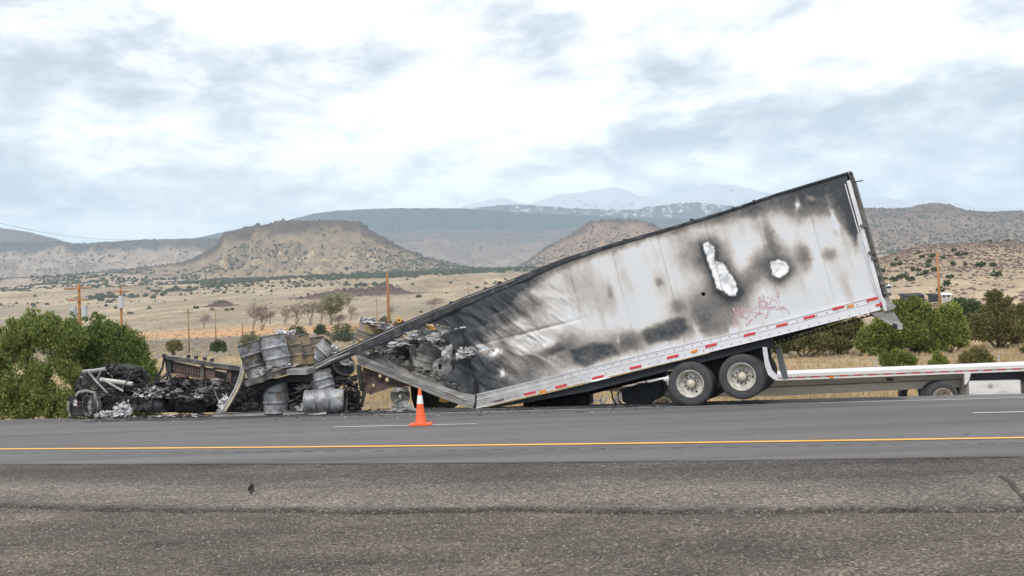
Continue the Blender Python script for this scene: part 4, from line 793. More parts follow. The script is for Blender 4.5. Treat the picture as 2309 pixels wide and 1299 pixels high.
BLOBS = [ # cx,cy,rx,ry,ang,amp
 (1812,578,17,30,-12,.55),(1871,574,17,15,20,.5),(1888,525,10,10,0,.2),(1737,540,11,44,-16,.5),(1746,560,22,26,0,.3),(1757,604,42,44,0,.55),(1705,610,22,48,25,.42),(1682,640,20,30,20,.36),(1715,590,20,22,0,.3),
 (1610,580,38,38,20,.45),(1600,560,30,26,0,.3),(1652,660,44,42,-30,.5),(1625,630,34,60,-25,.4),(1575,575,36,34,0,.36),(1540,560,40,50,0,.15),
 (1586,702,26,34,0,.5),(1610,720,44,40,0,.4),(1560,690,60,42,-20,.25),(1590,740,36,24,0,.35),(1528,690,18,14,0,.4),(1640,745,22,18,0,.15),(1620,690,60,60,0,.22),
 (1488,637,9,9,0,.5),(1488,640,22,30,0,.13),(1376,661,7,14,-10,.36),(1370,670,20,40,-10,.18),(1300,650,22,50,-20,.22),(1330,640,24,60,-18,.14),
 (1500,745,60,22,-16,.35),(1420,770,30,22,-10,.66),(1400,775,26,20,0,.3),(1540,745,30,22,0,.3),(1340,795,60,24,-14,.35),(1283,772,26,28,30,.5),(1250,793,26,12,-22,.55),(1205,812,32,26,0,.42),(1215,840,40,20,0,.35),
 (1150,870,50,26,0,.42),(1105,860,42,56,0,.75),(1180,850,30,30,0,.3),(1130,800,40,36,0,.42),(1120,750,50,34,0,.3),(1280,800,34,30,0,.35),(1330,770,70,20,-14,.2),(1450,770,100,18,-14,.2),
 (1060,860,60,70,0,.9),(1040,790,90,70,0,.85),(1090,700,90,34,-22,1.0),(1150,665,60,16,-22,.7),(1060,740,80,40,-20,.95),(1130,700,46,20,-22,.3),(1170,700,60,24,-20,.42),(1210,690,40,50,-20,.22),
 (1190,740,60,16,-15,.12),(1925,530,10,50,-16,.3),(1900,640,60,12,60,.12)]
SPOTS = [(1799,463,7,13,0,1.0),(1828,446,8,7,0,.6),(1880,490,5,44,-17,.45),(1630,772,10,8,0,.0),(1655,745,9,10,0,.35),(1570,745,10,24,-25,.45),(1606,768,8,8,0,.3),(1085,785,16,10,0,1.4),(1118,795,14,9,-20,1.0),(1133,842,7,8,0,.8),(1395,768,5,8,0,.4)]
LIGHT = [(850,778,46,9,-24,.45),(960,748,40,9,-10,.4),(930,845,60,9,24,.45),(990,862,40,8,22,.4),(1112,772,14,16,0,.65),(1170,770,50,26,-14,.3),(1240,690,26,60,-18,.35),(1190,660,30,12,-22,.3),(1150,735,36,7,-20,.35),(1110,712,44,5,-22,.3),(1205,720,10,60,-25,.3),(1090,740,36,4,-20,.25)]
def sootf(px, py):
    jx = (fbm(px/9, py/9, 3, 100)-.5)*10; jy = (fbm(px/9, py/9, 3, 101)-.5)*10; x, y = px+jx, py+jy
    s_ = np.ones(px.shape)
    for b_ in BLOBS: s_ = s_*(1-np.clip(b_[5]*.86, 0, .95)*ell(x, y, *b_[:5], p_=2.6))
    s_ = (1-s_)
    # dark band along the roof rail
    xs = [1050,1100,1160,1250,1330,1430,1550,1650,1715,1757,1805,1830,1876,1892,1909,1931,1945]
    ys = [740,712,668,610,576,546,510,490,482,474,492,482,480,500,520,545,470]
    lim = np.interp(x, xs, ys); s_ = s_+(.85-.25*sst(1450, 1750, x))*(1-sst(-20, 18, y-lim+8*(fbm(px/22, py/22, 3, 7)-.5)))
    s_ = s_+.16*(1-sst(-10, 50, y-lim))*sst(1480, 1560, x)+.25*(1-sst(-60, -8, y-lim))
    # bottom dark patches with crisp upper edges
    for q_, a_ in ((DQ1, .5), (DQ2, .55)): s_ = s_+a_*(1-sst(-5, 8, pdist(x*.5+px*.5, y*.5+py*.5, q_)))
    for q_ in (PEEL1, PEEL2): s_ = s_+.42*np.exp(-(np.maximum(pdist(px, py, q_), 0)/13)**2)
    s_ = s_+.08*(1-sst(1180, 1330, px))+.03
    s_ = s_+.75*(1-sst(1020, 1080, px+.25*(py-800)))
    for b_ in SPOTS: s_ = s_-b_[5]*ell(x, y, *b_[:5])
    # tide mark: clean white lower strip above the bottom rail
    pe = np.zeros(px.shape)
    for q_ in (PEEL1, PEEL2): pe = np.maximum(pe, 1-sst(-2.5, 1.0, pdist(px+jx*.8, py+jy*.8, q_)))
    s_ = s_*(1-pe)
    al = px*.956-py*.292; ac = px*.292+py*.956
    s_ = s_+.16*np.clip(fbm(al/26, ac/110, 4, 151)-.46, 0, 1)*2.0*(1-sst(700, 740, ac-(px*0+py*.0)-0)*0)+.05*(fbm(al/7, ac/60, 3, 152)-.5)
    s_ = s_+.22*(fbm(px/26, py/20, 4, 155)-.5)*np.clip(s_*2.2, 0, 1)
    for b_ in LIGHT: s_ = s_*(1-b_[5]*ell(x, y, *b_[:5]))
    s_ = s_*(.82+.36*fbm(px/5, py/5, 3, 3))
    return np.clip(s_, 0, 1.2), pe
m, t, p = newmat('scorched_trailer_skin'); M['skin'] = m
so_ = ab(t, 'soot'); geo = NT(t, 'ShaderNodeNewGeometry')
nf = NT(t, 'ShaderNodeTexNoise'); nf.inputs['Scale'].default_value = 55; nf.inputs['Detail'].default_value = 3; t.links.new(geo.outputs['Position'], nf.inputs[0])
nm_ = NT(t, 'ShaderNodeTexNoise'); nm_.inputs['Scale'].default_value = 4; nm_.inputs['Detail'].default_value = 5; t.links.new(geo.outputs['Position'], nm_.inputs[0])
sv = mth(t, 'ADD', so_, mth(t, 'MULTIPLY', mth(t, 'SUBTRACT', nf.outputs[0], .5), mth(t, 'ADD', mth(t, 'MULTIPLY', so_, .28), .03)))
sv = mth(t, 'ADD', sv, mth(t, 'MULTIPLY', mth(t, 'SUBTRACT', nm_.outputs[0], .5), mth(t, 'MULTIPLY', so_, .35)))
r1 = ramp(t, [(0, (.66,.69,.74)), (.07, (.66,.665,.68)), (.18, (.54,.505,.475)), (.32, (.37,.34,.32)), (.48, (.235,.212,.197)), (.70, (.135,.132,.131)), (.88, (.078,.082,.088)), (1.05, (.042,.047,.055))]); t.links.new(sv, r1.inputs[0])
pr = ramp(t, [(.38, (.55,.57,.6)), (.5, (.84,.85,.87)), (.7, (.88,.89,.9))]); t.links.new(nm_.outputs[0], pr.inputs[0])
colr = mixc(t, ab(t, 'peel'), r1.outputs[0], pr.outputs[0])
t.links.new(colr, p.inputs['Base Color'])
rg = ramp(t, [(0, (.32,)*3), (.4, (.5,)*3), (.8, (.7,)*3)]); t.links.new(so_, rg.inputs[0]); t.links.new(rg.outputs[0], p.inputs['Roughness'])
bp = NT(t, 'ShaderNodeBump'); bp.inputs['Strength'].default_value = .12; bp.inputs['Distance'].default_value = .01; t.links.new(nm_.outputs[0], bp.inputs['Height']); t.links.new(bp.outputs[0], p.inputs['Normal'])
def ridgen(x, y, s_): return 1-np.abs(2*fbm(x, y, 3, s_)-1)
def displ(px, py, u, v, vv):           # outward displacement of the sheet
    edge = 4*vv*(1-vv); edge = np.sqrt(np.clip(edge, 0, 1))
    crum = (1-sst(1120, 1360, px+.2*(700-py)))
    d = .05*(fbm(u*.9, v*.8, 3, 200)-.5)*edge
    a_ = u*1.6+v*1.5; b2 = u*.5-v*.45
    d = d + crum*.20*(ridgen(a_*1.0, b2*1.3, 210)-.72)*edge
    d = d + crum*.05*(ridgen(a_*3.2, b2*3.0, 220)-.7)*edge
    pan = .012*np.sin(np.pi*np.clip((u-edges[1])/1.215 % 1, 0, 1))*edge*(u > 1)
    d = d + pan + .012*(fbm(u*3, v*1.3, 3, 230)-.5)*edge
    for q_ in (PEEL1, PEEL2): d = d + .03*np.exp(-(pdist(px, py, q_)/9)**2) + .035*(1-sst(-6, 1, pdist(px, py, q_)))*(ridgen(px/13, py/13, 77)-.6)
    d = d + .10*ell(px, py, 1112, 815, 22, 20) - .12*ell(px, py, 1085, 790, 16, 10) - .05*ell(px, py, 1250, 797, 22, 6, -22) + .05*ell(px, py, 1240, 782, 24, 8, -22)
    d = d - .05*ell(px, py, 1190, 750, 90, 3.2, -14) - .06*ell(px, py, 1600, 615, 3, 50, -20)
    fr = 1-sst(0, .55, u); d = d + fr*(.16*(fbm(u*2.2, v*2.2, 4, 240)-.5)+.16*np.exp(-((u)/.10)**2)*0)*edge - .22*np.exp(-((u-.0)/.16)**2)*sst(0, .6, 1-vv*.9)
    return d
HOLE = [(824,797),(838,783),(858,777),(880,781),(884,770),(893,757),(925,752),(946,762),(952,772),(990,761),(1005,768),(1027,790),(1019,815),(1024,832),(1010,846),(990,853),(966,848),(950,842),(925,837),(912,826),(896,815),(874,803),(850,792),(838,797)]
HOLE2 = [(950,732),(975,731),(1000,737),(1020,741),(1015,748),(1003,754),(985,745),(965,740)]
HOLE3 = [(1030,786),(1046,772),(1058,780),(1066,795),(1052,806),(1040,800)]
HOLE4 = [(1582,660),(1590,660),(1592,665),(1586,668),(1582,665)]
HOLE5 = [(924,746),(936,742),(945,750),(958,758),(960,766),(948,766),(934,758)]
def skin(name, U0, U1, B0, B1, T0, T1, nu, nv, label=None):
    """sheet between bottom edge (B) and top edge (T); corner lists are functions of k in 0..1"""
    k = np.linspace(0, 1, nu)[None]; vv = np.linspace(0, 1, nv)[:, None]
    Bu, Bv = B0(k), B1(k); Tu, Tv = T0(k), T1(k)
    u = Bu*(1-vv)+Tu*vv; v = Bv*(1-vv)+Tv*vv
    P = O0+DV*u[..., None]+UP*v[..., None]; px, py = proj(P)
    d = displ(px, py, u, v, vv+0*u); P = P-NIN*(d[..., None]+.0)
    soot, pe = sootf(px, py)
    fc = grid_faces(nv, nu); cx = px.ravel()[fc].mean(1); cy_ = py.ravel()[fc].mean(1)
    jx = (fbm(cx/3, cy_/3, 3, 300)-.5)*10; jy = (fbm(cx/3, cy_/3, 3, 301)-.5)*10; keep = np.ones(len(fc), bool)
    for q_ in (HOLE, HOLE2, HOLE3, HOLE4, HOLE5): keep &= ~inpoly(cx+jx*(.3 if q_ is HOLE4 else 1), cy_+jy*(.3 if q_ is HOLE4 else 1), q_)
    if not keep.any(): return
    me = npmesh(name, (P-origin(T)).reshape(-1, 3), fc[keep], M['skin'], dict(soot=soot.ravel(), peel=pe.ravel()))
    o = link(name, me, T); md = o.modifiers.new('thickness', 'SOLIDIFY'); md.thickness = .006; md.offset = 0
    if label: o['label'] = label
    return o
for i in range(len(edges)-1):
    ua, ub = edges[i]+.003, edges[i+1]-.003; nu = max(6, int((ub-ua)/.022))
    # the first panel leans with the break
    sh = (lambda u: np.where(u < .5, (.5-u)*0, 0))
    tu0 = (lambda k, a=ua, b_=ub, i=i: (np.where(i == 0, .18, a))*(1-k)+b_*k)
    skin('side_panel', ua, ub, lambda k, a=ua, b_=ub: a*(1-k)+b_*k, lambda k, a=ua, b_=ub: botv(a*(1-k)+b_*k), tu0, lambda k, f_=tu0: topv(f_(k)), nu, 130,
         'soot blackened side panel at the break' if i == 0 else None)
    if i > 0:   # vertical seam strip with rivets
        mb = MB(); us = edges[i]; v0, v1 = botv(us), topv(us); n = 40; pts = []
        for k in range(n+1):
            v = v0+(v1-v0)*k/n; P_ = W(us, v); qx, qy = proj(P_); d = float(displ(np.array(qx), np.array(qy), np.array(us), np.array(v), np.array(k/n))); pts.append(W(us, v, d+.004))
        V = []; [V.extend((q_-DV*.022, q_+DV*.022)) for q_ in pts]
        s1_, p1_ = sootf(*proj(np.array(V)))
        me = npmesh('seam_strip', np.array(V)-origin(T), np.array([(2*k, 2*k+1, 2*k+3, 2*k+2) for k in range(n)]), M['skin'], dict(soot=np.clip(s1_+.06, 0, 1.2), peel=p1_*0)); link('seam_strip', me, T)
        rv = MB()
        for k in range(0, n+1): 
            for s_ in (-1,): rv.box(pts[k]+DV*.012*s_-NIN*.004, (.012, .006, .012))
        o = rv.build('rivets', M['alu'], T, kind='stuff')
# front broken section
for i in range(3):
    k0, k1 = i*2, i*2+2
    def fB(k, c, k0=k0): return np.interp(k*2+k0, range(7), [a[0][c] for a in cu])
    def fT(k, c, k0=k0): return np.interp(k*2+k0, range(7), [a[1][c] for a in cu])
    skin('side_panel', 0, 0, lambda k, f_=fB: f_(k, 0), lambda k, f_=fB: f_(k, 1), lambda k, f_=fT: f_(k, 0), lambda k, f_=fT: f_(k, 1), 62, 90, 'torn and blackened side panel of the collapsed front')
# bottom rail, rear part
def px_prism(pts, off, depth, name, m, parent=T, holes=(), smooth=False):
    return MB().prism([S(x, y, off) for x, y in pts], NIN*depth, [[S(x, y, off) for x, y in h_] for h_ in holes]).build(name, m, parent)
def railmat():
    m, t, p = newmat('bottom_rail_metal'); at_ = NT(t, 'ShaderNodeNewGeometry'); sp3 = NT(t, 'ShaderNodeSeparateXYZ'); t.links.new(at_.outputs['Position'], sp3.inputs[0])
    n = NT(t, 'ShaderNodeTexNoise'); n.inputs['Scale'].default_value = 2.2; n.inputs['Detail'].default_value = 6; t.links.new(at_.outputs['Position'], n.inputs[0])
    f = mth(t, 'ADD', mth(t, 'MULTIPLY', sp3.outputs[0], .13), mth(t, 'MULTIPLY', n.outputs[0], .9))
    r = ramp(t, [(.0, (.16,.155,.15)), (.3, (.30,.29,.28)), (.45, (.45,.44,.43)), (.7, (.62,.62,.64)), (1, (.72,.72,.75))]); t.links.new(f, r.inputs[0]); t.links.new(r.outputs[0], p.inputs['Base Color'])
    p.inputs['Roughness'].default_value = .45; p.inputs['Metallic'].default_value = .1; return m
M['brail'] = railmat()
rb, rt = [(1072,921),(1230,882),(1491,820),(1750,757),(1985,698)], [(1982,666),(1750,728),(1491,789),(1230,853),(1072,890)]
px_prism(rb+rt, .035, .05, 'bottom_rail', M['brail'])
mid = lambda k: [(a[0]+(b_[0]-a[0])*k, a[1]+(b_[1]-a[1])*k) for a, b_ in zip(rb, rt[::-1])]
px_prism([(x, y+.8) for x, y in mid(.62)]+[(x, y-.8) for x, y in mid(.62)][::-1], .045, .02, 'rail_lip', M['rail'])
px_prism([(x, y+1.2) for x, y in mid(1.0)]+[(x, y-.6) for x, y in mid(1.0)][::-1], .05, .03, 'rail_lip', M['rail'])
px_prism([(x, y+1.0) for x, y in mid(.0)]+[(x, y-.8) for x, y in mid(.0)][::-1], .05, .09, 'rail_lip', M['rail'])
# front bent rail
o = px_prism([(808,821),(870,847),(928,870),(1000,900),(1066,922),(1071,905),(1071,891),(1030,883),(965,860),(900,838),(850,818),(801,798)], .06, .06, 'bottom_rail', M['alu']); o['label'] = 'scorched front section of bottom rail bent upward'
for (a_, b_) in (((806,806),(1069,909)), ((812,812),(1068,915))): MB().tube([S(*a_, .075), S((a_[0]+b_[0])/2, (a_[1]+b_[1])/2+1, .075), S(*b_, .075)], .012, 6).build('rail_lip', M['alu'], T)
px_prism([(1005,887),(1050,905),(1049,908),(1004,890)], .075, .012, 'rail_slot', M['rust'])
px_prism([(1064,924),(1073,921),(1075,893),(1071,858),(1066,860),(1066,893)], .05, .05, 'crushed_post', M['black'])
# roof rail
tl = [(690,836),(697,825),(780,786),(900,731),(1000,690),(1050,668),(1160,627),(1274,581),(1380,549),(1486,519),(1620,480),(1750,436),(1913,387)]
tb = [(1912,391),(1750,440),(1620,484),(1486,525),(1380,556),(1274,591),(1160,642),(1088,672),(1000,711),(905,756),(785,806),(700,840)]
def roofmat():
    m, t, p = newmat('roof_rail_scorched'); g_ = NT(t, 'ShaderNodeNewGeometry'); n = NT(t, 'ShaderNodeTexNoise'); n.inputs['Scale'].default_value = 5; n.inputs['Detail'].default_value = 5; t.links.new(g_.outputs['Position'], n.inputs[0])
    r = ramp(t, [(.35, (.012,.016,.022)), (.6, (.05,.056,.065)), (.72, (.12,.12,.12))]); t.links.new(n.outputs[0], r.inputs[0]); t.links.new(r.outputs[0], p.inputs['Base Color']); p.inputs['Roughness'].default_value = .6; return m
M['roof'] = roofmat()
RO = lambda x, o=.045: o+1.0*min(1, max(0, (860-x)/160.))
MB().prism([S(x, y, RO(x)) for x, y in tl+tb], NIN*.10).build('roof_rail', M['roof'], T)
for (dy, rr_, mm) in ((4, .014, 'alu'), (10, .012, 'frame'), (16, .012, 'frame')):
    n = 5 if dy > 4 else 6; MB().tube([S(x+1, y+dy*(1 if i < 5 else .8), RO(x, .05)) for i, (x, y) in enumerate(tl[1:1+n])], rr_, 5).build('rail_rib', M[mm], T)
MB().prism([S(x, y, RO(x, .06)) for x, y in ((692,834),(745,810),(800,788),(800,792),(745,815),(700,838))], NIN*.03).build('rail_end', M['alu'], T)
for (x, y) in ((1017,683),(1127,638),(1410,543),(1655,472),(1700,456),(1560,497)): MB().blob(S(x, y, -.02), .05, (1.3, 1, 1)).build('burnt_scrap', M['black'], T)
# box: roof, floor, far wall, interior
WD = 2.55
def slab(pts, m, name, o0=-.06, o1=-WD): return px_prism(pts, o0, -(o1-o0), name, m)
topu = lambda px, py: uv(px, py)
def uvp(pts, off, depth, name, m, parent=T): return MB().prism([W(u, v, off) for u, v in pts], NIN*depth).build(name, m, parent)
uvp([(.35, topv(.35)-.03), (LEN*.5, topv(LEN*.5)-.03), (LEN-.1, topv(LEN-.1)-.05), (LEN-.1, topv(LEN-.1)), (LEN*.5, topv(LEN*.5)+.02), (.35, topv(.35)+.02)], -.08, WD-.16, 'roof', M['roof'])
uvp([(.1, .12), (LEN-.15, .12), (LEN-.15, .30), (.1, .30)], -.03, WD-.06, 'floor', M['under'])
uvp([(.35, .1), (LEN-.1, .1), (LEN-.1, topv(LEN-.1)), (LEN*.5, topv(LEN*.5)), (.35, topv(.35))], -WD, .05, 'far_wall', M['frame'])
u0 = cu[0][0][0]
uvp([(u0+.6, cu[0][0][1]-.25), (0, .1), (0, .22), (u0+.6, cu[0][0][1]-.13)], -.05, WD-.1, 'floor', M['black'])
# dark burnt depth inside the torn front
# rear frame
RC = [(1985,698),(1982,668),(1893,389),(1913,387),(1930,440),(1958,540),(1985,625),(2004,672),(2010,690),(2008,700)]
px_prism([(1909,409),(1917,405),(1932,455),(1990,668),(2013,699),(1995,702),(1981,670),(1974,645)], .05, .14, 'rear_frame', M['rail'])
px_prism([(1916,392),(1921,398),(1935,450),(1962,545),(1990,640),(2006,684),(2013,698),(2009,700),(1995,668),(1972,600),(1945,505),(1920,415),(1911,389)], .055, .12, 'door_edge', M['frame'])
px_prism([(1996,665),(2006,680),(2021,690),(2016,697),(2000,701)], .06, .2, 'corner_bracket', M['alu'])
px_prism([(1904,415),(1906,414),(1985,690),(1982,690)], .05, .03, 'seam_bead', M['rail'])
for (x, y) in ((1948,510),(1966,571),(1972,583),(1993,640),(2001,662)):
    MB().box(S(x, y, .07), (.16, .05, .05), rotm('Y', .25)).build('door_hinge', M['frame'], T)
MB().tube([S(1922,411,.02), S(1935,409,.05), S(1946,407,.1)], .014, 5).build('torn_strut', M['black'], T)
MB().tube([S(1914,391,.02), S(1924,392,.05)], .012, 5).build('torn_strut', M['black'], T)
# rear face: doors (edge on) and rear sill
MB().prism([W(LEN, .1, .02), W(LEN, HT, .02), W(LEN, HT, -WD), W(LEN, .1, -WD)], -DV*.06).build('rear_door', M['frame'], T)
# underride guard
px_prism([(1957,702),(1996,703),(2012,699),(2018,707),(2036,736),(2030,742),(2017,737),(1990,722),(1972,713)], .0, .08, 'underride_guard', M['alu'])
MB().tube([S(2029,738,.1), S(2029,738,.1)+NIN*2.3], .07, 4).build('guard_bar', M['alu'], T)
px_prism([(2013,728),(2026,733),(2024,742),(2012,738)], .03, .05, 'guard_end', M['under'])
# reflective strips and marker lights
def onrail(x, y, w_, h_, name, m, label=None, slope=-.238):
    hw, hh = w_/2, h_/2; o = px_prism([(x-hw, y-hh-slope*-hw*-1*0-hw*slope), (x+hw, y-hh+hw*slope), (x+hw, y+hh+hw*slope), (x-hw, y+hh-hw*slope)], .055, .02, name, m); return o
for i, (x, y) in enumerate([(1195,887),(1265,871),(1348,851),(1433,828),(1517,804),(1603,779),(1690,754),(1763,733),(1825,715),(1890,694),(1967,675)]):
    onrail(x, y, 26, 5.5, 'reflective_strip', M['red'])
onrail(1982, 687, 15, 5, 'reflective_strip', M['red'])
o = onrail(1125, 903, 22, 4, 'reflective_strip', M['rust']); o['label'] = 'scorched reflective strip next to the break'
for (x, y) in ((1223,883),(1565,792),(1918,690)): onrail(x, y, 14, 6, 'marker_light', M['amber'])
rvb = MB()
for k in range(44):
    u = .3+k*(LEN-.5)/44
    for v in (botv(u)-.05, .07): rvb.box(W(u, v, .052), (.02, .012, .02))
rvb.build('rail_rivets', M['frame'], T, kind='stuff')
# graffiti strokes
G = [[(410,640),(430,760),(460,900),(490,960),(440,1090),(400,1165),(430,1150),(480,1030),(545,985)],[(410,640),(395,670),(430,740),(540,850),(590,890),(640,885),(600,800),(540,700),(490,640)],[(500,640),(580,760),(610,790),(600,650),(640,600),(620,700),(660,860),(740,945),(810,900),(820,800),(770,690),(700,650),(620,670)],[(660,870),(640,780),(630,690),(700,690),(760,780),(780,860),(745,920),(690,900)],
 [(770,660),(850,720),(940,755),(1050,780),(1160,775),(1230,780)],[(870,480),(880,560),(910,670),(880,700)],[(740,1080),(760,1110),(800,1090),(870,980),(920,930),(880,950),(790,1020),(740,1080)],[(975,915),(1010,850),(1100,800),(1180,790)],
 [(910,670),(990,640),(1060,560),(1080,480),(1130,430),(1190,430)],[(1080,350),(1085,420),(1130,370),(1080,350)],[(1090,560),(1110,680),(1090,770)],[(1170,310),(1200,300),(1240,370),(1215,400),(1170,340),(1170,310)],
 [(1130,440),(1100,560),(1160,640),(1220,680),(1270,650),(1290,560),(1230,450),(1170,420),(1130,440)],[(1160,470),(1150,560),(1200,630),(1240,620),(1250,540),(1210,460),(1160,470)],
 [(1230,440),(1290,500),(1330,570),(1300,620),(1320,720),(1300,800),(1240,880),(1240,915),(1290,910),(1310,820),(1350,720),(1380,660),(1310,640),(1400,610)],[(1290,350),(1340,350),(1400,420),(1390,520),(1350,560),(1310,500)],
 [(1400,610),(1500,610),(1640,620),(1720,650),(1710,680),(1600,670),(1450,660),(1390,660)],[(1720,590),(1800,650),(1900,770),(1870,785),(1790,700),(1720,610),(1720,590)],
 [(1430,340),(1420,400),(1460,460),(1520,420),(1560,440),(1550,520)],[(1480,300),(1560,340),(1620,355)],[(1530,250),(1600,230),(1630,300),(1590,340)]]
gm = MB()
for st in G:
    pts = []
    for i in range(len(st)-1):
        a_, b_ = np.array(st[i], float), np.array(st[i+1], float); n = max(2, int(np.linalg.norm(b_-a_)/40))
        for k in range(n): pts.append(a_+(b_-a_)*k/n)
    pts.append(np.array(st[-1], float)); V = []
    for i, q_ in enumerate(pts):
        d_ = pts[min(i+1, len(pts)-1)]-pts[max(i-1, 0)]; d_ /= np.linalg.norm(d_)+1e-6; nn = np.array([-d_[1], d_[0]])*(9+6*math.sin(i*1.3))
        for s_ in (-1, 1):
            c = q_+nn*s_; X_, Y_ = 1620+c[0]/11.81, 640+c[1]/11.81; u_, v_ = uv(X_, Y_); d0 = float(displ(np.array(X_), np.array(Y_), np.array(u_), np.array(v_), np.array((v_-float(botv(u_)))/(float(topv(u_))-float(botv(u_)))))); V.append(W(u_, v_, d0+.012))
    gm.add(V, [(2*k, 2*k+1, 2*k+3, 2*k+2) for k in range(len(pts)-1)])
gm.build('graffiti', M['scar'], T)
# undercarriage
for (a_, b_, dep, nm2) in (([(1073,924),(1250,883),(1491,823),(1740,763),(1740,778),(1500,838),(1330,882),(1200,905),(1090,924)], None, .35, 'side_sill'), ):
    px_prism(a_, -.1, dep, nm2, M['under'])
hl = []
for k in range(22):
    x = 1738+k*(1950-1738)/21.; y = 775-k*(775-714)/21.; r_ = 2.5
    hl.append([(x+r_*math.cos(a_), y+r_*math.sin(a_)) for a_ in np.arange(8)*.785])
px_prism([(1600,780),(1985,694),(1975,710),(1725,784),(1640,806),(1600,815)], -.75, .02, 'slider_rail', M['under'], holes=hl)
px_prism([(1960,701),(1995,702),(1975,716),(1962,712)], -.75, .04, 'slider_end', M['under'])
for k in range(26):
    u = .5+k*(LEN-1)/26; MB().box((W(u, .09, -.12)+W(u, .09, -WD+.1))/2, (.06, WD-.3, .10), Matrix.Rotation(-TH, 3, 'Z')).build('crossmember', M['under'], T)
def axle_pt(px, py, off): return S(px, py, .04)+NIN*(-off)
ax1, ax2 = S(1556,866,.04), S(1672,850,.04)
for a_ in (ax1, ax2):
    MB().tube([a_+NIN*.3, a_+NIN*2.3], .07, 8).build('axle', M['under'], T)
px_prism([(1505,838),(1560,822),(1700,788),(1735,783),(1740,800),(1700,860),(1655,880),(1625,870),(1600,890),(1560,880),(1510,860)], -.62, .1, 'suspension_frame', M['under'])
MB().tube([ax1+NIN*.9+UP*.2, ax1+NIN*.9-UP*.05+DV*.5, ax2+NIN*.9+UP*.2], .09, 8).build('equalizer', M['under'], T)
# air tank, landing gear, hoses
px_prism([(1400,878),(1432,868),(1470,863),(1492,862),(1497,880),(1482,900),(1455,912),(1420,915),(1404,905)], -1.0, .5, 'air_tank', M['under'])
px_prism([(1468,862),(1490,857),(1492,880),(1472,882)], -.9, .3, 'valve_box', M['under'])
for q_ in ([(1378,880),(1382,900),(1390,912),(1395,914)], [(1400,878),(1393,890),(1396,905),(1403,912)], [(1490,858),(1496,870),(1495,880)], [(1455,858),(1460,866),(1463,875)], [(1465,908),(1470,903),(1467,895)]):
    MB().tube([S(x, y, -.95) for x, y in q_], .022, 6).build('air_hose', M['under'], T)
for q_ in ([(1180,905),(1330,880),(1330,912),(1180,922)], [(1330,872),(1420,852),(1500,838),(1500,850),(1440,862),(1370,880),(1330,890)]): px_prism(q_, -1.2, .3, 'underframe', M['black'])
# mud flaps
def flap(pts, off, name='mud_flap'):
    L, Rr = pts; V = [S(x, y, off) for x, y in L]+[S(x, y, off) for x, y in Rr[::-1]]
    return MB().prism(V, NIN*.03).build(name, M['flap'], T)
MB().prism([S(x, y, .05) for x, y in ((1719,783),(1729,783),(1733,812),(1741,835),(1755,849),(1754,854),(1745,856),(1732,845),(1725,825))], NIN*.05).build('mud_flap', M['flap'], T)
MB().prism([S(x, y, -1.9) for x, y in ((1748,784),(1761,783),(1768,815),(1774,836),(1777,854),(1767,857),(1758,835))], NIN*.05).build('mud_flap', M['flap'], T)
MB().tube([S(1724,783,.02), S(1756,784,-1.9)], .03, 6).build('flap_bracket', M['under'], T)
# wheels
RT, RR_ = .545, .345
def circ(n, r): return [(r*math.cos(2*math.pi*k/n), r*math.sin(2*math.pi*k/n)) for k in range(n)]
MWH = Matrix(((float(DH[0]), 0, float(-NIN[0])), (float(DH[1]), 0, float(-NIN[1])), (0, 1, 0))).to_4x4()   # local: x along, y up, z outward
def lathe_mesh(name, prof, seg, m, smooth=True):
    mb = MB().lathe(prof, seg); me = bpy.data.meshes.new(name); me.from_pydata(mb.v, [], mb.f); me.materials.append(m)
    if smooth: me.polygons.foreach_set('use_smooth', [True]*len(me.polygons))
    return me
tp = [(-.13, RR_-.02), (-.135, RR_+.05), (-.145, RR_+.11), (-.135, RT-.03), (-.115, RT-.006)]
for k in range(4):
    z = -.10+k*.05; tp += [(z, RT), (z+.034, RT), (z+.036, RT-.013), (z+.046, RT-.013)]
tp += [(.10, RT), (.115, RT-.006), (.135, RT-.03), (.147, RR_+.11), (.145, RR_+.075), (.138, RR_+.03), (.13, RR_-.02)]
me_tyre = lathe_mesh('tyre', tp, 56, M['tyre'])
rp = [(.120, RR_-.035), (.138, RR_-.028), (.142, RR_-.005), (.128, RR_-.02), (.09, RR_-.045), (.03, RR_-.06), (-.02, RR_-.075), (-.05, RR_-.09), (-.058, RR_-.13), (-.05, .19), (-.045, .10), (-.045, 0)]
me_rim = lathe_mesh('rim', [(-.13, RR_-.02)]+[(.138, RR_-.015)]+rp[1:], 40, M['rim'])
me_hub = lathe_mesh('hub', [(-.05, .115), (.03, .11), (.06, .10), (.075, .085), (.10, .08), (.115, .07), (.12, 0)], 24, M['hub'])
me_ring = lathe_mesh('hub_base', [(-.05, .128), (.02, .125), (.024, .11)], 24, M['nut'])
nm3 = MB().lathe([(0, .02), (.035, .019), (.04, 0)], 6); me_nut = bpy.data.meshes.new('lug_nut'); me_nut.from_pydata(nm3.v, [], nm3.f); me_nut.materials.append(M['nut'])
hh = MB().lathe([(0, .0), (0, .036)], 12); me_hh = bpy.data.meshes.new('hand_hole'); me_hh.from_pydata(hh.v, [], hh.f); me_hh.materials.append(M['under'])
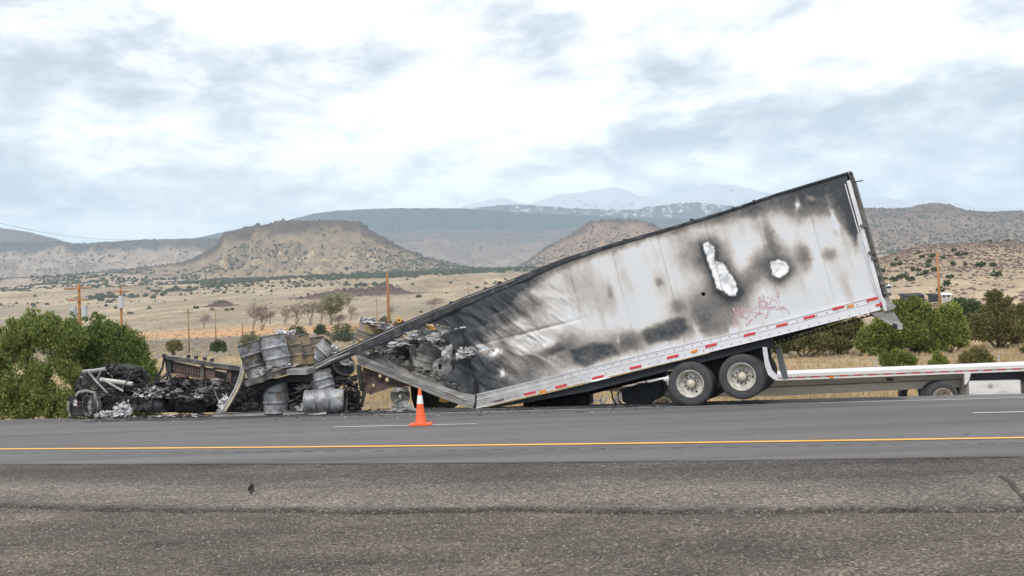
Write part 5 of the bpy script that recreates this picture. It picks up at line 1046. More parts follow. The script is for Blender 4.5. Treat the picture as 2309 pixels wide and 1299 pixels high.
def wheel(c, parent, spin=0, full=True, outer=True, scale=1, rotz=None, name='wheel'):
    o = link(name, me_tyre, parent); 
    mw = Matrix.Translation(Vector([float(a_) for a_ in c])-Vector(origin(parent))) @ (MWH if rotz is None else rotz) @ Matrix.Rotation(spin, 4, 'Z') @ Matrix.Scale(scale, 4)
    o.matrix_local = mw
    if not outer: return o
    link('rim', me_rim, o); link('hub', me_hub, o); link('hub_base', me_ring, o)
    if full:
        for k in range(10):
            a_ = 2*math.pi*k/10; n_ = link('lug_nut', me_nut, o); n_.location = (.168*math.cos(a_), .168*math.sin(a_), -.045)
        for k in range(2):
            a_ = math.pi*k+.5; n_ = link('hand_hole', me_hh, o); n_.location = (.232*math.cos(a_), .232*math.sin(a_), -.049); n_.scale = (1, .6, 1); n_.rotation_euler = (0, 0, a_+math.pi/2)
    return o
for a_, sp in ((ax1, 1.6), (ax2, 2.6)):
    wheel(a_+NIN*.14, T, sp); wheel(a_+NIN*.47, T, outer=False); wheel(a_+NIN*2.0, T, outer=False); wheel(a_+NIN*2.33, T, outer=False)
wheel_m = MWH
# front coupler plate with holes and landing leg
hl = [[(x+r_*math.cos(a_), y+r_*1.05*math.sin(a_)) for a_ in np.arange(10)*.628] for x, y, r_ in ((814,833,4.4),(817,858,4.4),(856,848,4.3),(872,856,5),(841,869,4))]
px_prism([(802,822),(860,843),(905,862),(925,871),(885,873),(852,884),(836,889),(812,882)], -.25, .03, 'coupler_plate', M['rust'], holes=hl)
px_prism([(802,822),(808,824),(820,880),(813,882)], -.15, .12, 'coupler_flange', M['frame'])
MB().tube([S(822,882,-.25), S(818,902,-.25), S(815,918,-.25)], [.07, .06, .05], 6).build('kingpin_leg', M['frame'], T)
MB().tube([S(835,888,-.3), S(860,873,-.3), S(895,862,-.3), S(925,869,-.3)], .035, 5).build('burnt_brace', M['black'], T)
px_prism([(925,868),(960,880),(985,892),(975,905),(972,921),(935,921),(928,900)], -1.0, .4, 'charred_underframe', M['black'])
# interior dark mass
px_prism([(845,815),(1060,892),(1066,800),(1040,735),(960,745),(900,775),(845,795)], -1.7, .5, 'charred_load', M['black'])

# torn flaps and ash along the openings
sh = MB()
for i, (x, y, sx, sz) in enumerate([(905,771,.55,.22),(935,757,.5,.2),(985,760,.6,.25),(870,790,.5,.15),(855,786,.3,.12),(1010,800,.3,.5),(1045,798,.35,.25),(1062,790,.3,.2),(1120,790,.25,.12)]): sh.sheet(S(x, y, .03), sx, sz, 400+i, .16, 16, .5)
sh.build('torn_skin', M['ash'], T, kind='stuff')
fo = MB()
for i, (x, y, sx, sz) in enumerate([(938,755,.2,.1),(948,762,.3,.09),(955,748,.25,.05),(1055,792,.26,.10),(1062,799,.2,.08),(1040,785,.1,.08),(995,786,.12,.06)]): fo.sheet(S(x, y, .06), sx*.8, sz*.8, 430+i, .35, 14, .7)
fo.build('white_melt', M['foil'], T, kind='stuff')
asb = MB(); rr = random.Random(5)
for k in range(240):
    f = rr.random(); x = 838+f*200; y = float(np.interp(x, [838,860,900,940,970,1000,1040], [800,797,812,832,845,858,868]))+rr.uniform(-2, 12)-(rr.random() < .25)*rr.uniform(0, 12)
    asb.blob(S(x, y, -.12+rr.uniform(-.1, .12)), rr.uniform(.02, .08), (1.2, .8, .9), .5, rr)
asb.build('ash_heap', M['ashy'] if 'ashy' in M else M['frame'], T, kind='stuff')
# yellow and pale machine pieces behind the skin
px_prism([(952,732),(962,733),(978,737),(984,744),(972,743),(958,739)], -.10, .05, 'yellow_panel_scrap', M['myellow'])
px_prism([(975,731),(1000,737),(1022,741),(1012,749),(1002,755),(990,748)], -.14, .05, 'pale_panel_scrap', M['alu'])
for i, (x, y) in enumerate(((1028,741),(1040,739),(1047,738))): MB().sheet(S(x, y, .04), .1, .05, 460+i, .2, 5, .4).build('paint_flake', M['foil'], T)
# loose ladder of scratch lines on the lower skin
# ------------------------------------------------------------------ drums
DR, DHt = .315, .93
def drum_meshes(m, fine=False):
    prof = [(0, .0), (0, DR-.01), (-.015, DR+.012), (.02, DR+.012), (.03, DR)]
    for f in (.31, .64):
        z = DHt*f; prof += [(z-.03, DR), (z-.012, DR+.016), (z+.012, DR+.016), (z+.03, DR)]
    prof += [(DHt-.03, DR), (DHt-.02, DR+.004)]
    if fine:
        q_ = []
        for (z0_, r0_), (z1_, r1_) in zip(prof[:-1], prof[1:]):
            n_ = max(1, int(abs(z1_-z0_)/.045)); q_ += [(z0_+(z1_-z0_)*k_/n_, r0_+(r1_-r0_)*k_/n_) for k_ in range(n_)]
        prof = q_+[prof[-1]]
    sh_ = lathe_mesh('shell', prof, 32, m)
    lid = lathe_mesh('lid', [(DHt-.035, DR), (DHt-.05, DR-.02), (DHt-.05, 0)], 32, M['black'])
    rim = lathe_mesh('rim', [(DHt-.03, DR), (DHt-.022, DR+.014), (DHt, DR+.014), (DHt+.006, DR), (DHt-.01, DR-.015), (DHt-.04, DR-.012)], 32, M['hoop'])
    hp = lathe_mesh('hoop', [(-.016, DR+.014), (-.008, DR+.021), (.008, DR+.021), (.016, DR+.014)], 32, M['hoop'])
    return sh_, lid, rim, hp
M['ashy'] = mat('ash_coated_steel', [(.3, (.045,.045,.042)), (.42, (.13,.125,.115)), (.6, (.30,.29,.27)), (.75, (.42,.40,.38))], 2.4, rough=.8, bump=.3, fine=.2)
def dent(me, seed, amp=.03):
    n = len(me.vertices); co = np.empty(n*3, np.float32); me.vertices.foreach_get('co', co); co = co.reshape(-1, 3)
    th = np.arctan2(co[:, 1], co[:, 0]); r = np.hypot(co[:, 0], co[:, 1]); cx_, cz_ = np.cos(th)*1.3+seed*3.1, np.sin(th)*1.3+co[:, 2]*2.2+seed
    d_ = (fbm(cx_*1.2, cz_*1.2, 3, seed)-.55)*amp*2.6; d_ = d_-np.clip(ridgen(cx_*1.5, cz_*1.5, seed+5)-.8, 0, 1)*amp*1.6
    k = np.clip(r/.3, 0, 1); co[:, 0] += np.cos(th)*d_*k; co[:, 1] += np.sin(th)*d_*k; me.vertices.foreach_set('co', co.ravel()); me.update()
def drumset(m, seed, amp):
    o_ = drum_meshes(m, fine=True)
    for q_ in (o_[0], o_[2]): dent(q_, seed, amp)
    return o_
DM = {(k, v): drumset(M[k], 11*v+3, (.018, .03, .05)[v]) for k in ('steel', 'brown_steel', 'ashy', 'dark') for v in range(3)}
DCOUNT = [0]
def drum(bot, top, D, lab, mm='steel', s_=1.0, sq=1.0, dt=0.0, spin=0):
    b_ = at(*bot, D); t_ = at(*top, D+dt); ax = t_-b_; L = np.linalg.norm(ax); z = ax/L; x = np.cross(z, (0, 1, 0)) if abs(z[1]) < .9 else np.cross(z, (0, 0, 1)); x /= np.linalg.norm(x); y = np.cross(z, x)
    ks = L/DHt
    mw = Matrix(((x[0]*s_, y[0]*s_*sq, z[0]*ks, b_[0]), (x[1]*s_, y[1]*s_*sq, z[1]*ks, b_[1]), (x[2]*s_, y[2]*s_*sq, z[2]*ks, b_[2]), (0, 0, 0, 1))) @ Matrix.Rotation(spin, 4, 'Z')
    r_ = thing('steel_drum', lab, 'drum', matrix=mw, group='burnt steel drums')
    DCOUNT[0] += 1; sh_, lid, rim, hp = DM[(mm, DCOUNT[0] % 3)]; link('shell', sh_, r_); link('lid', lid, r_); link('rim', rim, r_)
    if mm in ('steel', 'brown_steel'):
        for f in (.31, .64): h_ = link('hoop', hp, r_); h_.location = (0, 0, DHt*f); h_.scale = (.995, .995, 1)
    return r_
drum((586,850),(562,773),26.4,'grey scorched drum leaning left, leftmost of the row on the deck', spin=.4)
drum((628,832),(614,756),26.1,'largest looking grey drum in the row, second from the left, white ash on top', s_=1.05, spin=2)
drum((662,826),(646,757),26.8,'brownish drum third in the row, pale crumpled ash on its rim','brown_steel', spin=1)
drum((688,824),(672,757),27.5,'brown and grey drum fourth in the row on the deck','brown_steel', spin=3)
drum((712,820),(704,761),28.4,'ochre scorched drum fifth and last in the row on the deck','brown_steel', spin=4)
drum((622,931),(622,855),26.3,'dark grey drum standing upright on the road edge below the deck', s_=1.03, spin=5)
drum((690,907),(779,904),25.9,'grey drum lying on its side on the road edge','steel', s_=1.03, spin=1)
drum((731,890),(716,838),26.4,'squat grey drum propped above the lying drum','steel', s_=1.0, spin=2.5)
drum((748,850),(776,822),28.4,'soot black drum tipped under the roof rail with open end showing ash','dark', s_=1.05, dt=-.7, spin=.2)
drum((706,826),(750,780),27.75,'bluish drum torn open beneath the tip of the roof rail','steel', s_=1.08, spin=.9)
drum((818,786),(839,730),28.3,'tall brown drum raised above the roof rail, white ash on its top','brown_steel', s_=1.16, spin=2.2)
drum((862,795),(880,741),28.8,'drum half hidden behind the rail right of the raised drum','brown_steel', spin=1.2)
drum((895,815),(910,782),27.6,'dark grey drum seen through the torn trailer side','dark', s_=.85, spin=.7)
drum((957,830),(972,777),27.45,'big pale grey drum with black scorch inside the torn trailer side','ashy', s_=1.2, spin=1.9)
drum((938,822),(928,778),27.35,'narrow crushed drum between the two inside the torn side','ashy', s_=.35, spin=.3)
dp = thing('drum_end', 'pale bulging drum end with a dark hole low in the torn side', 'drum', at(999, 832, 27.1))
Me_ = Matrix.Translation(at(999, 830, 27.05)) @ Matrix.Rotation(1.62, 4, 'X') @ Matrix.Rotation(.25, 4, 'Y')
MB().lathe([(-.4, .27), (.0, .285), (.03, .28), (.05, .2), (.04, .1), (.05, 0)], 30, Me_).build('bulged_end', M['ash'], dp, smooth=True)
MB().lathe([(.052, 0), (.055, .05)], 10, Me_ @ Matrix.Translation((-.1, .06, 0)) @ Matrix.Scale(1.6, 4, (0, 1, 0))).build('burst_hole', M['black'], dp)
# white melted ash on drum tops: crumpled pieces resting on drums
def foil(lab, pieces, D, mm='foil', name='ash_crust', amp=.35, n=10):
    mb = MB(); c0_ = at(pieces[0][0], pieces[0][1], D); r_ = None
    for i, (x, y, sx, sz) in enumerate(pieces): mb.sheet(at(x, y, D-.05*(i % 3)), sx, sz, int(x*7+y)+i, amp, n, .6, rotm('X', .3*(i % 3-1)))
    o = mb.build(name, M[mm]); return tag(o, lab, 'ash')
foil('white crumpled ash curling up on the second leaning drum', [(627,747,.16,.14),(634,749,.12,.12)], 26.0)
foil('white crumpled ash spilling over the third drum rim', [(650,752,.3,.14),(658,749,.18,.12)], 26.3)
foil('ragged white ash sheet draped over the raised drum top', [(822,719,.3,.1),(836,722,.4,.12),(852,729,.4,.12),(868,737,.4,.14),(880,741,.3,.1)], 27.9)
foil('white ash crusted in the torn bluish drum', [(744,790,.22,.25),(752,786,.25,.2),(760,790,.2,.16)], 27.5)
foil('white and rusty ash in the open end of the black drum', [(775,815,.3,.18),(785,820,.25,.16)], 27.6, mm='ash')
foil('pale ash trickling along the edge of the burnt deck', [(600,835,.3,.08),(625,828,.4,.07),(650,823,.3,.08),(586,842,.2,.1),(592,836,.12,.2)], 25.55, mm='ash')

# burnt deck carrying the drums
dk = thing('burnt_deck', 'charred trailer floor section carrying the leaning drum row', 'wreckage', at(620, 935, 26.6))
MB().prism([at(x, y, 25.6) for x, y in ((551,860),(600,843),(645,834),(646,845),(605,856),(556,872))], (0, 2.4, .05)).build('floor_panel', M['frame'], dk)
MB().prism([at(x, y, 25.62) for x, y in ((645,834),(690,834),(692,845),(646,845))], (0, 2.4, .05)).build('floor_panel', M['alu'], dk)
MB().prism([at(x, y, 25.9) for x, y in ((560,872),(650,846),(700,846),(700,862),(640,862),(575,884))], (0, 2.0, 0)).build('subframe', M['black'], dk)
for (x0, y0, x1, y1, r_) in ((575,880,572,935,.05),(660,850,664,935,.06),(696,850,700,930,.07),(600,872,596,932,.04),(548,868,560,935,.05)): MB().tube([at(x0, y0, 26.8), at(x1, y1, 26.8)], r_, 6).build('support_post', M['black'], dk)
MB().prism([at(x, y, 27.6) for x, y in ((548,866),(700,856),(738,882),(800,885),(806,925),(548,935))], (0, .6, 0)).build('charred_bulkhead', M['black'], dk)
for k in range(7): MB().tube([at(560+k*20, 872-k*3, 27.3), at(566+k*20, 930-k, 27.3)], .03, 5).build('burnt_rib', M['dark'], dk)

# ------------------------------------------------------------------ clutter
def clutter(name, lab, poly, D0, D1, n, s0, s1, mm, seed, flat=False, bars=.35):
    rr = random.Random(seed); mb = MB(); xs = [p_[0] for p_ in poly]; ys = [p_[1] for p_ in poly]; k = 0
    while k < n:
        x, y = rr.uniform(min(xs), max(xs)), rr.uniform(min(ys), max(ys))
        if not inpoly(np.array([x]), np.array([y]), poly)[0]: continue
        k += 1; c = at(x, y, rr.uniform(D0, D1)); s_ = s0+(s1-s0)*rr.random()**2; q_ = rr.random()
        if flat:
            c = atz(x, y, -.1)
            c[2] = float(road_z(c[0], c[1])) if c[1] < D_out(c[0]) else float(gz(c[0], c[1])); c[2] += .022+s_*.25*(1-.5*rr.random())
        if q_ < bars:
            a_ = rr.uniform(0, 6.28); d = np.array([math.cos(a_)*s_*2, rr.uniform(-.5, .5)*s_, math.sin(a_)*s_*(.25 if flat else 1)]); mb.tube([c-d, c+np.array([rr.uniform(-.2, .2)*s_ for _ in range(3)]), c+d], s_*.11+.006, 4)
        elif q_ < bars+.35: mb.blob(c, s_*.7, (1.2, .8, .45 if flat else .8), .5, rr)
        else:
            rt_ = rotm('X', rr.uniform(-1.3, 1.3) if not flat else 1.35+rr.uniform(-.3, .3)) @ rotm('Y', rr.uniform(-1, 1)); mb.sheet(c, s_*2, s_*1.3, rr.randint(0, 9999), .25, 4, .5, rt_)
    return tag(mb.build(name, M[mm], kind='stuff'), lab, 'debris')

# ------------------------------------------------------------------ burnt tractor (cab end)
cab = thing('burnt_truck_cab', 'collapsed blackened truck tractor with engine, struts and bare wheel rim at far left', 'truck', at(240, 938, 28.3))
D = 28.3
def pbar(pts, r_, nm, m_, dd=0, seg=6, par=cab): return MB().tube([at(x, y, D+dd) for x, y in pts], r_, seg).build(nm, M[m_], par)
def pp(pts, dd, dep, nm, m_, holes=(), par=cab): return MB().prism([at(x, y, D+dd) for x, y in pts], (0, dep, 0), [[at(x, y, D+dd) for x, y in h_] for h_ in holes]).build(nm, M[m_], par)
pp([(160,928),(165,900),(178,860),(186,840),(235,832),(262,822),(300,832),(318,850),(318,880),(300,905),(290,930),(220,936),(170,938)], .9, .8, 'charred_body', 'black')
pbar([(155,905),(154,922),(158,939)], .035, 'bumper_edge', 'alu', -.6)
pp([(156,893),(172,886),(174,905),(186,925),(190,938),(162,938),(156,920)], -.5, .3, 'bumper', 'dark')
pbar([(186,838),(210,836),(238,832)], .05, 'hood_bar', 'alu', -1.0); pbar([(186,838),(176,865),(173,885)], .05, 'hood_bar', 'dark', -.3)
pp([(180,842),(196,846),(205,866),(206,882),(180,884),(176,864)], .1, .1, 'firewall', 'dark')
pbar([(199,838),(218,861),(242,886)], .03, 'strut', 'alu', -1.05); pbar([(232,855),(255,869),(278,882)], .03, 'strut', 'alu', -1.1); pbar([(297,838),(288,856),(276,876)], .025, 'strut', 'rust', -1.05)
o = pbar([(226,856),(262,861),(299,866)], .065, 'chrome_tube', 'alu', -1.0, 10)
pbar([(172,892),(178,884),(195,881),(214,886),(216,900)], .04, 'fender_rim', 'alu', -1.0)
pbar([(228,888),(250,893),(280,896)], .03, 'spring_leaf', 'frame', -.6); pbar([(215,884),(240,892),(275,892),(290,896)], .04, 'spring_leaf', 'dark', -.5)
eb = MB(); rr = random.Random(9)
for k in range(260):
    x = rr.uniform(232, 318); y = rr.uniform(823+abs(x-258)*.2, 876); eb.blob(at(x, y, D+rr.uniform(-.4, .5)), rr.uniform(.03, .10), (1.2, .9, .8), .5, rr)
eb.build('engine_block', M['mixdark'], cab)
pp([(238,836),(262,826),(310,838),(314,870),(300,885),(240,872)], .2, .7, 'engine_core', 'black')
for k, (x, y, r_) in enumerate(((213,880,.12),(222,882,.10),(188,874,.10),(278,898,.11),(240,836,.05),(252,828,.06),(262,836,.05),(284,844,.05))):
    MB().lathe([(-.1, 0), (-.1, r_), (.1, r_), (.12, 0)], 12, Matrix.Translation(at(x, y, D-.45)) @ Matrix.Rotation(1.3+.2*k, 4, 'X')).build('engine_part', M['frame' if k < 4 else 'dark'], cab)
mwc = Matrix.Translation(Vector(at(207, 914, D-.7))-Vector(origin(cab))) @ Matrix.Rotation(math.radians(-38), 4, 'Z') @ Matrix.Rotation(math.radians(90), 4, 'X')
me_brim = lathe_mesh('wheel_rim', [(-.13, .30), (-.12, .275), (-.05, .26), (.05, .26), (.12, .275), (.135, .305), (.125, .31)], 36, M['frame'])
o = link('wheel_rim', me_brim, cab); o.matrix_local = mwc
hl_ = [[(.2*math.cos(q_*1.0472)+.028*math.cos(a_), .2*math.sin(q_*1.0472)+.028*math.sin(a_), 0) for a_ in np.arange(8)*.785] for q_ in range(6)]
dsc = MB().prism([(.265*math.cos(a_), .265*math.sin(a_), 0) for a_ in np.arange(28)*math.pi/14], (0, 0, -.02), hl_+[[(.1*math.cos(a_), .1*math.sin(a_), 0) for a_ in np.arange(12)*math.pi/6]])
o2 = dsc.build('wheel_disc', M['foil'], o, local=True); o2.location = (0, 0, -.02)
# fuel tanks
for (x0, x1, y, r_, mm) in ((288,378,911,.235,'steel'),(396,462,912,.24,'dark')):
    a_, b_ = at(x0, y, D-.2), at(x1, y+1, D-.2); Lk = np.linalg.norm(b_-a_); prof = [(0, 0), (.02, r_*.8), (.06, r_)]
    for k in range(1, 6): prof += [(Lk*k/6-.03, r_), (Lk*k/6, r_+.012), (Lk*k/6+.03, r_)]
    prof += [(Lk-.06, r_), (Lk-.02, r_*.8), (Lk, 0)]
    MB().lathe(prof, 20, Matrix.Translation(a_) @ Vector((0, 0, 1)).rotation_difference(Vector(b_-a_)).to_matrix().to_4x4()).build('fuel_tank', M[mm], cab, smooth=True)
for x in (318, 352): 
    a_ = at(x, 911, D-.2); MB().lathe([(-.03, .25), (.03, .25)], 20, Matrix.Translation(a_) @ Matrix.Rotation(math.pi/2, 4, 'Y')).build('tank_strap', M['frame'], cab)
pp([(288,893),(330,890),(400,893),(460,899),(459,905),(400,899),(330,897),(288,899)], -.5, .9, 'frame_rail', 'frame')
pbar([(310,896),(335,880),(356,866)], .018, 'loose_rod', 'alu', -.8); pbar([(310,928),(335,905),(372,888)], .015, 'loose_rod', 'frame', -.8)
pbar([(400,905),(425,906),(445,885)], .02, 'loose_rod', 'rust', -.8); pbar([(330,925),(345,900),(350,893)], .02, 'loose_rod', 'frame', -.85)
pp([(290,895),(300,870),(350,860),(400,855),(470,862),(545,855),(550,930),(290,930)], .8, .8, 'charred_body', 'black')
pp([(466,895),(478,893),(500,895),(536,882),(480,912),(465,918)], -.3, .1, 'bent_plate', 'frame')

# box frame of the sleeper
bx = thing('burnt_frame_box', 'long rusted box frame with square slots and a window opening, tilted above the cab', 'wreckage', at(460, 935, 28.9)); D2 = 28.9
def p2(pts, dd, dep, nm, m_, holes=()): return MB().prism([at(x, y, D2+dd) for x, y in pts], (0, dep, 0), [[at(x, y, D2+dd) for x, y in h_] for h_ in holes]).build(nm, M[m_], bx)
def lerp4(q_, s_, t_):  # quad corners tl,tr,br,bl
    a_ = np.array(q_[0])*(1-s_)+np.array(q_[1])*s_; b_ = np.array(q_[3])*(1-s_)+np.array(q_[2])*s_; c = a_*(1-t_)+b_*t_; return (float(c[0]), float(c[1]))
Qd = [(384,815),(452,828),(452,853),(386,842)]
hls = []
for i in range(11):
    for j in range(3):
        a_, b_ = (i+.22)/11, (i+.78)/11; c, d = .06+j*.31, .06+j*.31+.2; hls.append([lerp4(Qd, a_, c), lerp4(Qd, b_, c), lerp4(Qd, b_, d), lerp4(Qd, a_, d)])
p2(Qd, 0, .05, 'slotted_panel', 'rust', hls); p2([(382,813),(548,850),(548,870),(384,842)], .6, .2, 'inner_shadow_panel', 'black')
p2([(369,801),(384,803),(455,815),(545,829),(546,838),(455,824),(384,812),(370,808)], -.15, .3, 'top_rail', 'frame')
p2([(378,801),(405,803),(405,805),(378,804)], -.17, .1, 'rail_cap', 'alu'); p2([(480,817),(540,825),(540,827),(480,820)], -.17, .1, 'rail_cap', 'alu')
p2([(370,803),(384,806),(386,842),(376,842),(372,820)], -.1, .3, 'end_post', 'dark')
p2([(452,817),(460,818),(460,856),(452,853)], -.08, .1, 'post', 'frame')
p2([(460,828),(480,831),(480,858),(462,852)], -.02, .05, 'red_panel', 'rust')
p2([(480,829),(522,833),(521,862),(480,857)], -.05, .12, 'window_frame', 'rust', [[(483,833),(511,836),(511,857),(484,853)]])
p2([(522,832),(548,836),(548,862),(522,862)], 0, .2, 'end_panel', 'dark')
for x, y in ((370,802),(391,797),(425,804),(442,806),(462,809),(478,812)): MB().box(at(x, y, D2-.1), (.09, .1, .1)).build('bracket', M['dark'], bx)
for q_ in ([(370,806),(366,832),(356,846),(348,855),(347,875)], [(376,842),(368,852),(352,846)], [(379,840),(377,855),(366,858)], [(382,842),(385,858)]): MB().tube([at(x, y, D2-.2) for x, y in q_], .035, 6).build('bent_leg', M['dark'], bx)

clutter('cab_debris', 'heaped charred scraps filling the cab wreck', [(170,880),(200,860),(290,870),(330,880),(345,900),(290,930),(215,935),(165,935)], 27.5, 28.4, 260, .03, .12, 'mixdark', 1)
clutter('cab_pipes', 'tangle of thin burnt pipes and wires over the engine', [(185,845),(240,826),(310,835),(318,870),(290,900),(210,895),(180,880)], 27.5, 27.9, 70, .05, .2, 'mix', 21, bars=.85)
clutter('chassis_pipes', 'tangle of thin bent rods over the chassis', [(310,870),(350,855),(450,858),(545,868),(520,900),(310,900)], 27.3, 27.8, 110, .05, .25, 'mix', 22, bars=.85)
clutter('deck_pipes', 'thin bent rods hanging beneath the drum deck', [(555,880),(690,862),(700,920),(560,925)], 26.2, 26.5, 70, .05, .2, 'mix', 23, bars=.8)
clutter('chassis_debris', 'charred scraps heaped beneath the box frame', [(318,875),(345,862),(372,868),(385,845),(450,858),(520,866),(545,870),(520,900),(470,905),(400,898),(310,897)], 27.6, 28.9, 520, .03, .16, 'mixdark', 2)
clutter('chassis_ash', 'light ash flakes on the chassis between cab and drums', [(300,880),(350,870),(400,885),(470,890),(455,900),(300,895)], 27.2, 27.8, 260, .02, .07, 'mixlight', 3)
clutter('deck_debris', 'dark tangled scraps under the drum deck', [(545,870),(640,862),(700,862),(705,925),(560,930),(525,915)], 26.5, 27.5, 380, .03, .15, 'mixdark', 4)
clutter('front_debris', 'tangled scraps between the drums and the coupler plate', [(745,850),(800,850),(812,900),(812,925),(780,925),(760,880)], 26.6, 27.4, 220, .03, .13, 'mixdark', 5)
clutter('road_edge_debris', 'grey and white burnt flakes strewn along the road edge', [(160,930),(480,928),(480,944),(160,944)], 27.0, 28.6, 420, .02, .1, 'mix', 6, True)
clutter('shoulder_debris', 'pale twisted scraps on the sooty shoulder near the cone', [(720,921),(960,908),(1000,918),(960,928),(720,938)], 24.8, 26.8, 420, .02, .09, 'mix', 7, True)
clutter('road_litter', 'burnt flakes and grit blown onto the far traffic lane', [(150,940),(480,944),(860,934),(1250,926),(1500,920),(1500,934),(900,952),(150,960)], 23, 28, 260, .006, .035, 'mix', 31, True)
clutter('underside_debris', 'small scraps under the tilted trailer', [(1100,918),(1500,910),(1500,922),(1100,930)], 24.2, 25.8, 160, .01, .05, 'mix', 8, True)
clutter('rim_debris', 'pale scraps beneath the lifted trailer wheel', [(1625,896),(1740,896),(1740,905),(1625,908)], 24.3, 25.0, 50, .01, .04, 'mix', 9, True)
clutter('trailer_interior_debris', 'charred load scraps seen through the torn trailer side', [(850,790),(890,770),(950,765),(1000,775),(1020,800),(1015,845),(960,845),(900,820)], 27.3, 28.0, 260, .03, .13, 'mixdark', 10)
# distinct scraps
foil('large white crumpled heap beside the bare wheel rim', [(268,928,.35,.28),(280,920,.3,.32),(258,934,.35,.16),(288,930,.25,.25),(272,915,.2,.2)], 27.3)
foil('smaller white crumpled heap at the foot of the rim', [(230,936,.35,.14),(240,932,.3,.16),(222,937,.2,.1)], 27.2)
foil('bright white crumpled clump at the foot of the curved pale beam', [(502,910,.2,.3),(506,898,.16,.22),(498,922,.22,.2),(508,918,.16,.25)], 27.0)
foil('white scrap beside the left bumper edge', [(169,906,.1,.12),(168,912,.1,.1)], 27.4)
foil('jagged pale grey metal sheet standing left of the traffic cone', [(905,915,.45,.22),(915,920,.4,.16),(898,908,.2,.25),(930,924,.3,.08),(890,922,.3,.14)], 25.2, mm='ash', name='torn_sheet', amp=.22)
foil('pale torn pieces left of the drum stack edge', [(680,873,.35,.1),(690,870,.3,.08),(672,876,.2,.08)], 26.2, mm='ash', name='torn_sheet')
foil('white crumpled pieces between the standing and the lying drum', [(676,922,.2,.16),(684,916,.16,.16)], 26.2)
def beam(lab, pts, D, w_, th, mm, name='bent_beam', flat=False):
    V = []; P_ = [at(x, y, D) for x, y in pts]; n = len(P_); ns = []
    for i in range(n):
        d = P_[min(i+1, n-1)]-P_[max(i-1, 0)]; d /= np.linalg.norm(d); nn = np.cross(d, (0, 1, 0)); nn /= np.linalg.norm(nn); ns.append(nn)
    for p_, nn in zip(P_, ns):
        for s_, e_ in ((-1, 0), (1, 0), (1, 1), (-1, 1)): V.append(p_+nn*w_/2*s_+np.array([0, th*e_, 0]))
    Fs = [(4*i+k, 4*i+(k+1) % 4, 4*i+4+(k+1) % 4, 4*i+4+k) for i in range(n-1) for k in range(4)]+[(3, 2, 1, 0), (4*n-4, 4*n-3, 4*n-2, 4*n-1)]
    root_ = thing(name, lab, 'beam', P_[-1]); mb = MB().add(V, Fs); mb.build('web', M[mm], root_)
    for s_ in (-1, 1): MB().tube([p_+nn*w_/2*s_-np.array([0, .01, 0]) for p_, nn in zip(P_, ns)], .014, 5).build('flange', M['frame' if s_ > 0 else 'rail'], root_)
    return root_
beam('curved cream coloured beam standing between the box frame and the drums', [(551,812),(549,832),(543,856),(533,880),(520,903),(506,926)], 26.7, .115, .06, 'cream')
beam('long dark and cream rail lying along the road edge below the deck', [(480,937),(560,935),(640,931),(690,932)], 26.1, .11, .12, 'alu', 'fallen_rail')
beam('short grey rail lying in front of the lying drum', [(676,938),(705,933),(736,929)], 25.7, .06, .1, 'alu', 'fallen_rail')
MB2 = MB().prism([at(x, y, 26.2) for x, y in ((480,940),(482,943),(660,939),(690,935),(690,932),(560,936))], (0, .12, 0)); tag(MB2.build('fallen_rail', M['dark']), 'charred black rail under the cream one at the road edge', 'beam')

# grey disc, yellow wheeled machine behind the trailer
gd = thing('brake_disc', 'round grey steel disc standing behind the coupler plate', 'disc', at(903, 916, 26.6))
MB().lathe([(0, 0), (0, .27), (-.03, .275), (-.03, 0)], 32, Matrix.Translation(at(902, 893, 27.25)) @ Matrix.Rotation(1.45, 4, 'X')).build('plate', M['frame'], gd)
MB().lathe([(.03, 0), (.03, .035), (-.02, .04)], 12, Matrix.Translation(at(902, 893, 27.2)) @ Matrix.Rotation(1.45, 4, 'X')).build('centre_bolt', M['hub'], gd)
MB().sheet(at(903, 878, 27.15), .42, .12, 77, .05, 6, .3).build('ash_patch', M['ash'], gd)
ml = thing('yellow_machine', 'rusty yellow wheeled machine mostly hidden behind the trailer front, yellow rim showing', 'machine', at(1003, 925, 30.4))
Mm = Matrix.Translation(at(1003, 882, 30.0)) @ Matrix.Rotation(1.5, 4, 'X') @ Matrix.Scale(1.12, 4)
MB().lathe([(-.15, .3), (-.17, .42), (-.15, .5), (-.1, .52), (.1, .52), (.15, .5), (.17, .42), (.15, .3)], 40, Mm).build('tyre', M['tyre'], ml, smooth=True)
MB().lathe([(.16, .315), (.17, .30), (.12, .28), (.08, .26), (.06, 0)], 36, Mm).build('rim', M['myellow'], ml, smooth=True)
MB().prism([at(x, y, 30.6) for x, y in ((915,775),(960,745),(1060,800),(1050,880),(985,890),(930,850),(880,790))], (0, 1.2, 0)).build('body', M['rust'], ml)
MB().tube([at(905,765,30.8), at(893,738,30.8), at(901,723,30.8)], [.1, .11, .12], 8).build('arm', M['rust'], ml)
MB().prism([at(x, y, 30.6) for x, y in ((884,731),(893,722),(905,720),(910,725),(911,733),(900,738),(888,737))], (0, .3, 0)).build('bracket', M['rust'], ml)
Mr = Matrix.Translation(at(900, 722, 30.5)) @ Matrix.Rotation(1.5, 4, 'X')
MB().lathe([(-.05, .045), (.08, .045), (.08, .085), (-.05, .085)], 16, Mr).build('pivot_ring', M['myellow'], ml)
MB().blob(at(872, 731, 30.5), .14, (1.4, 1, .7)).build('rusty_lump', M['rust'], ml)

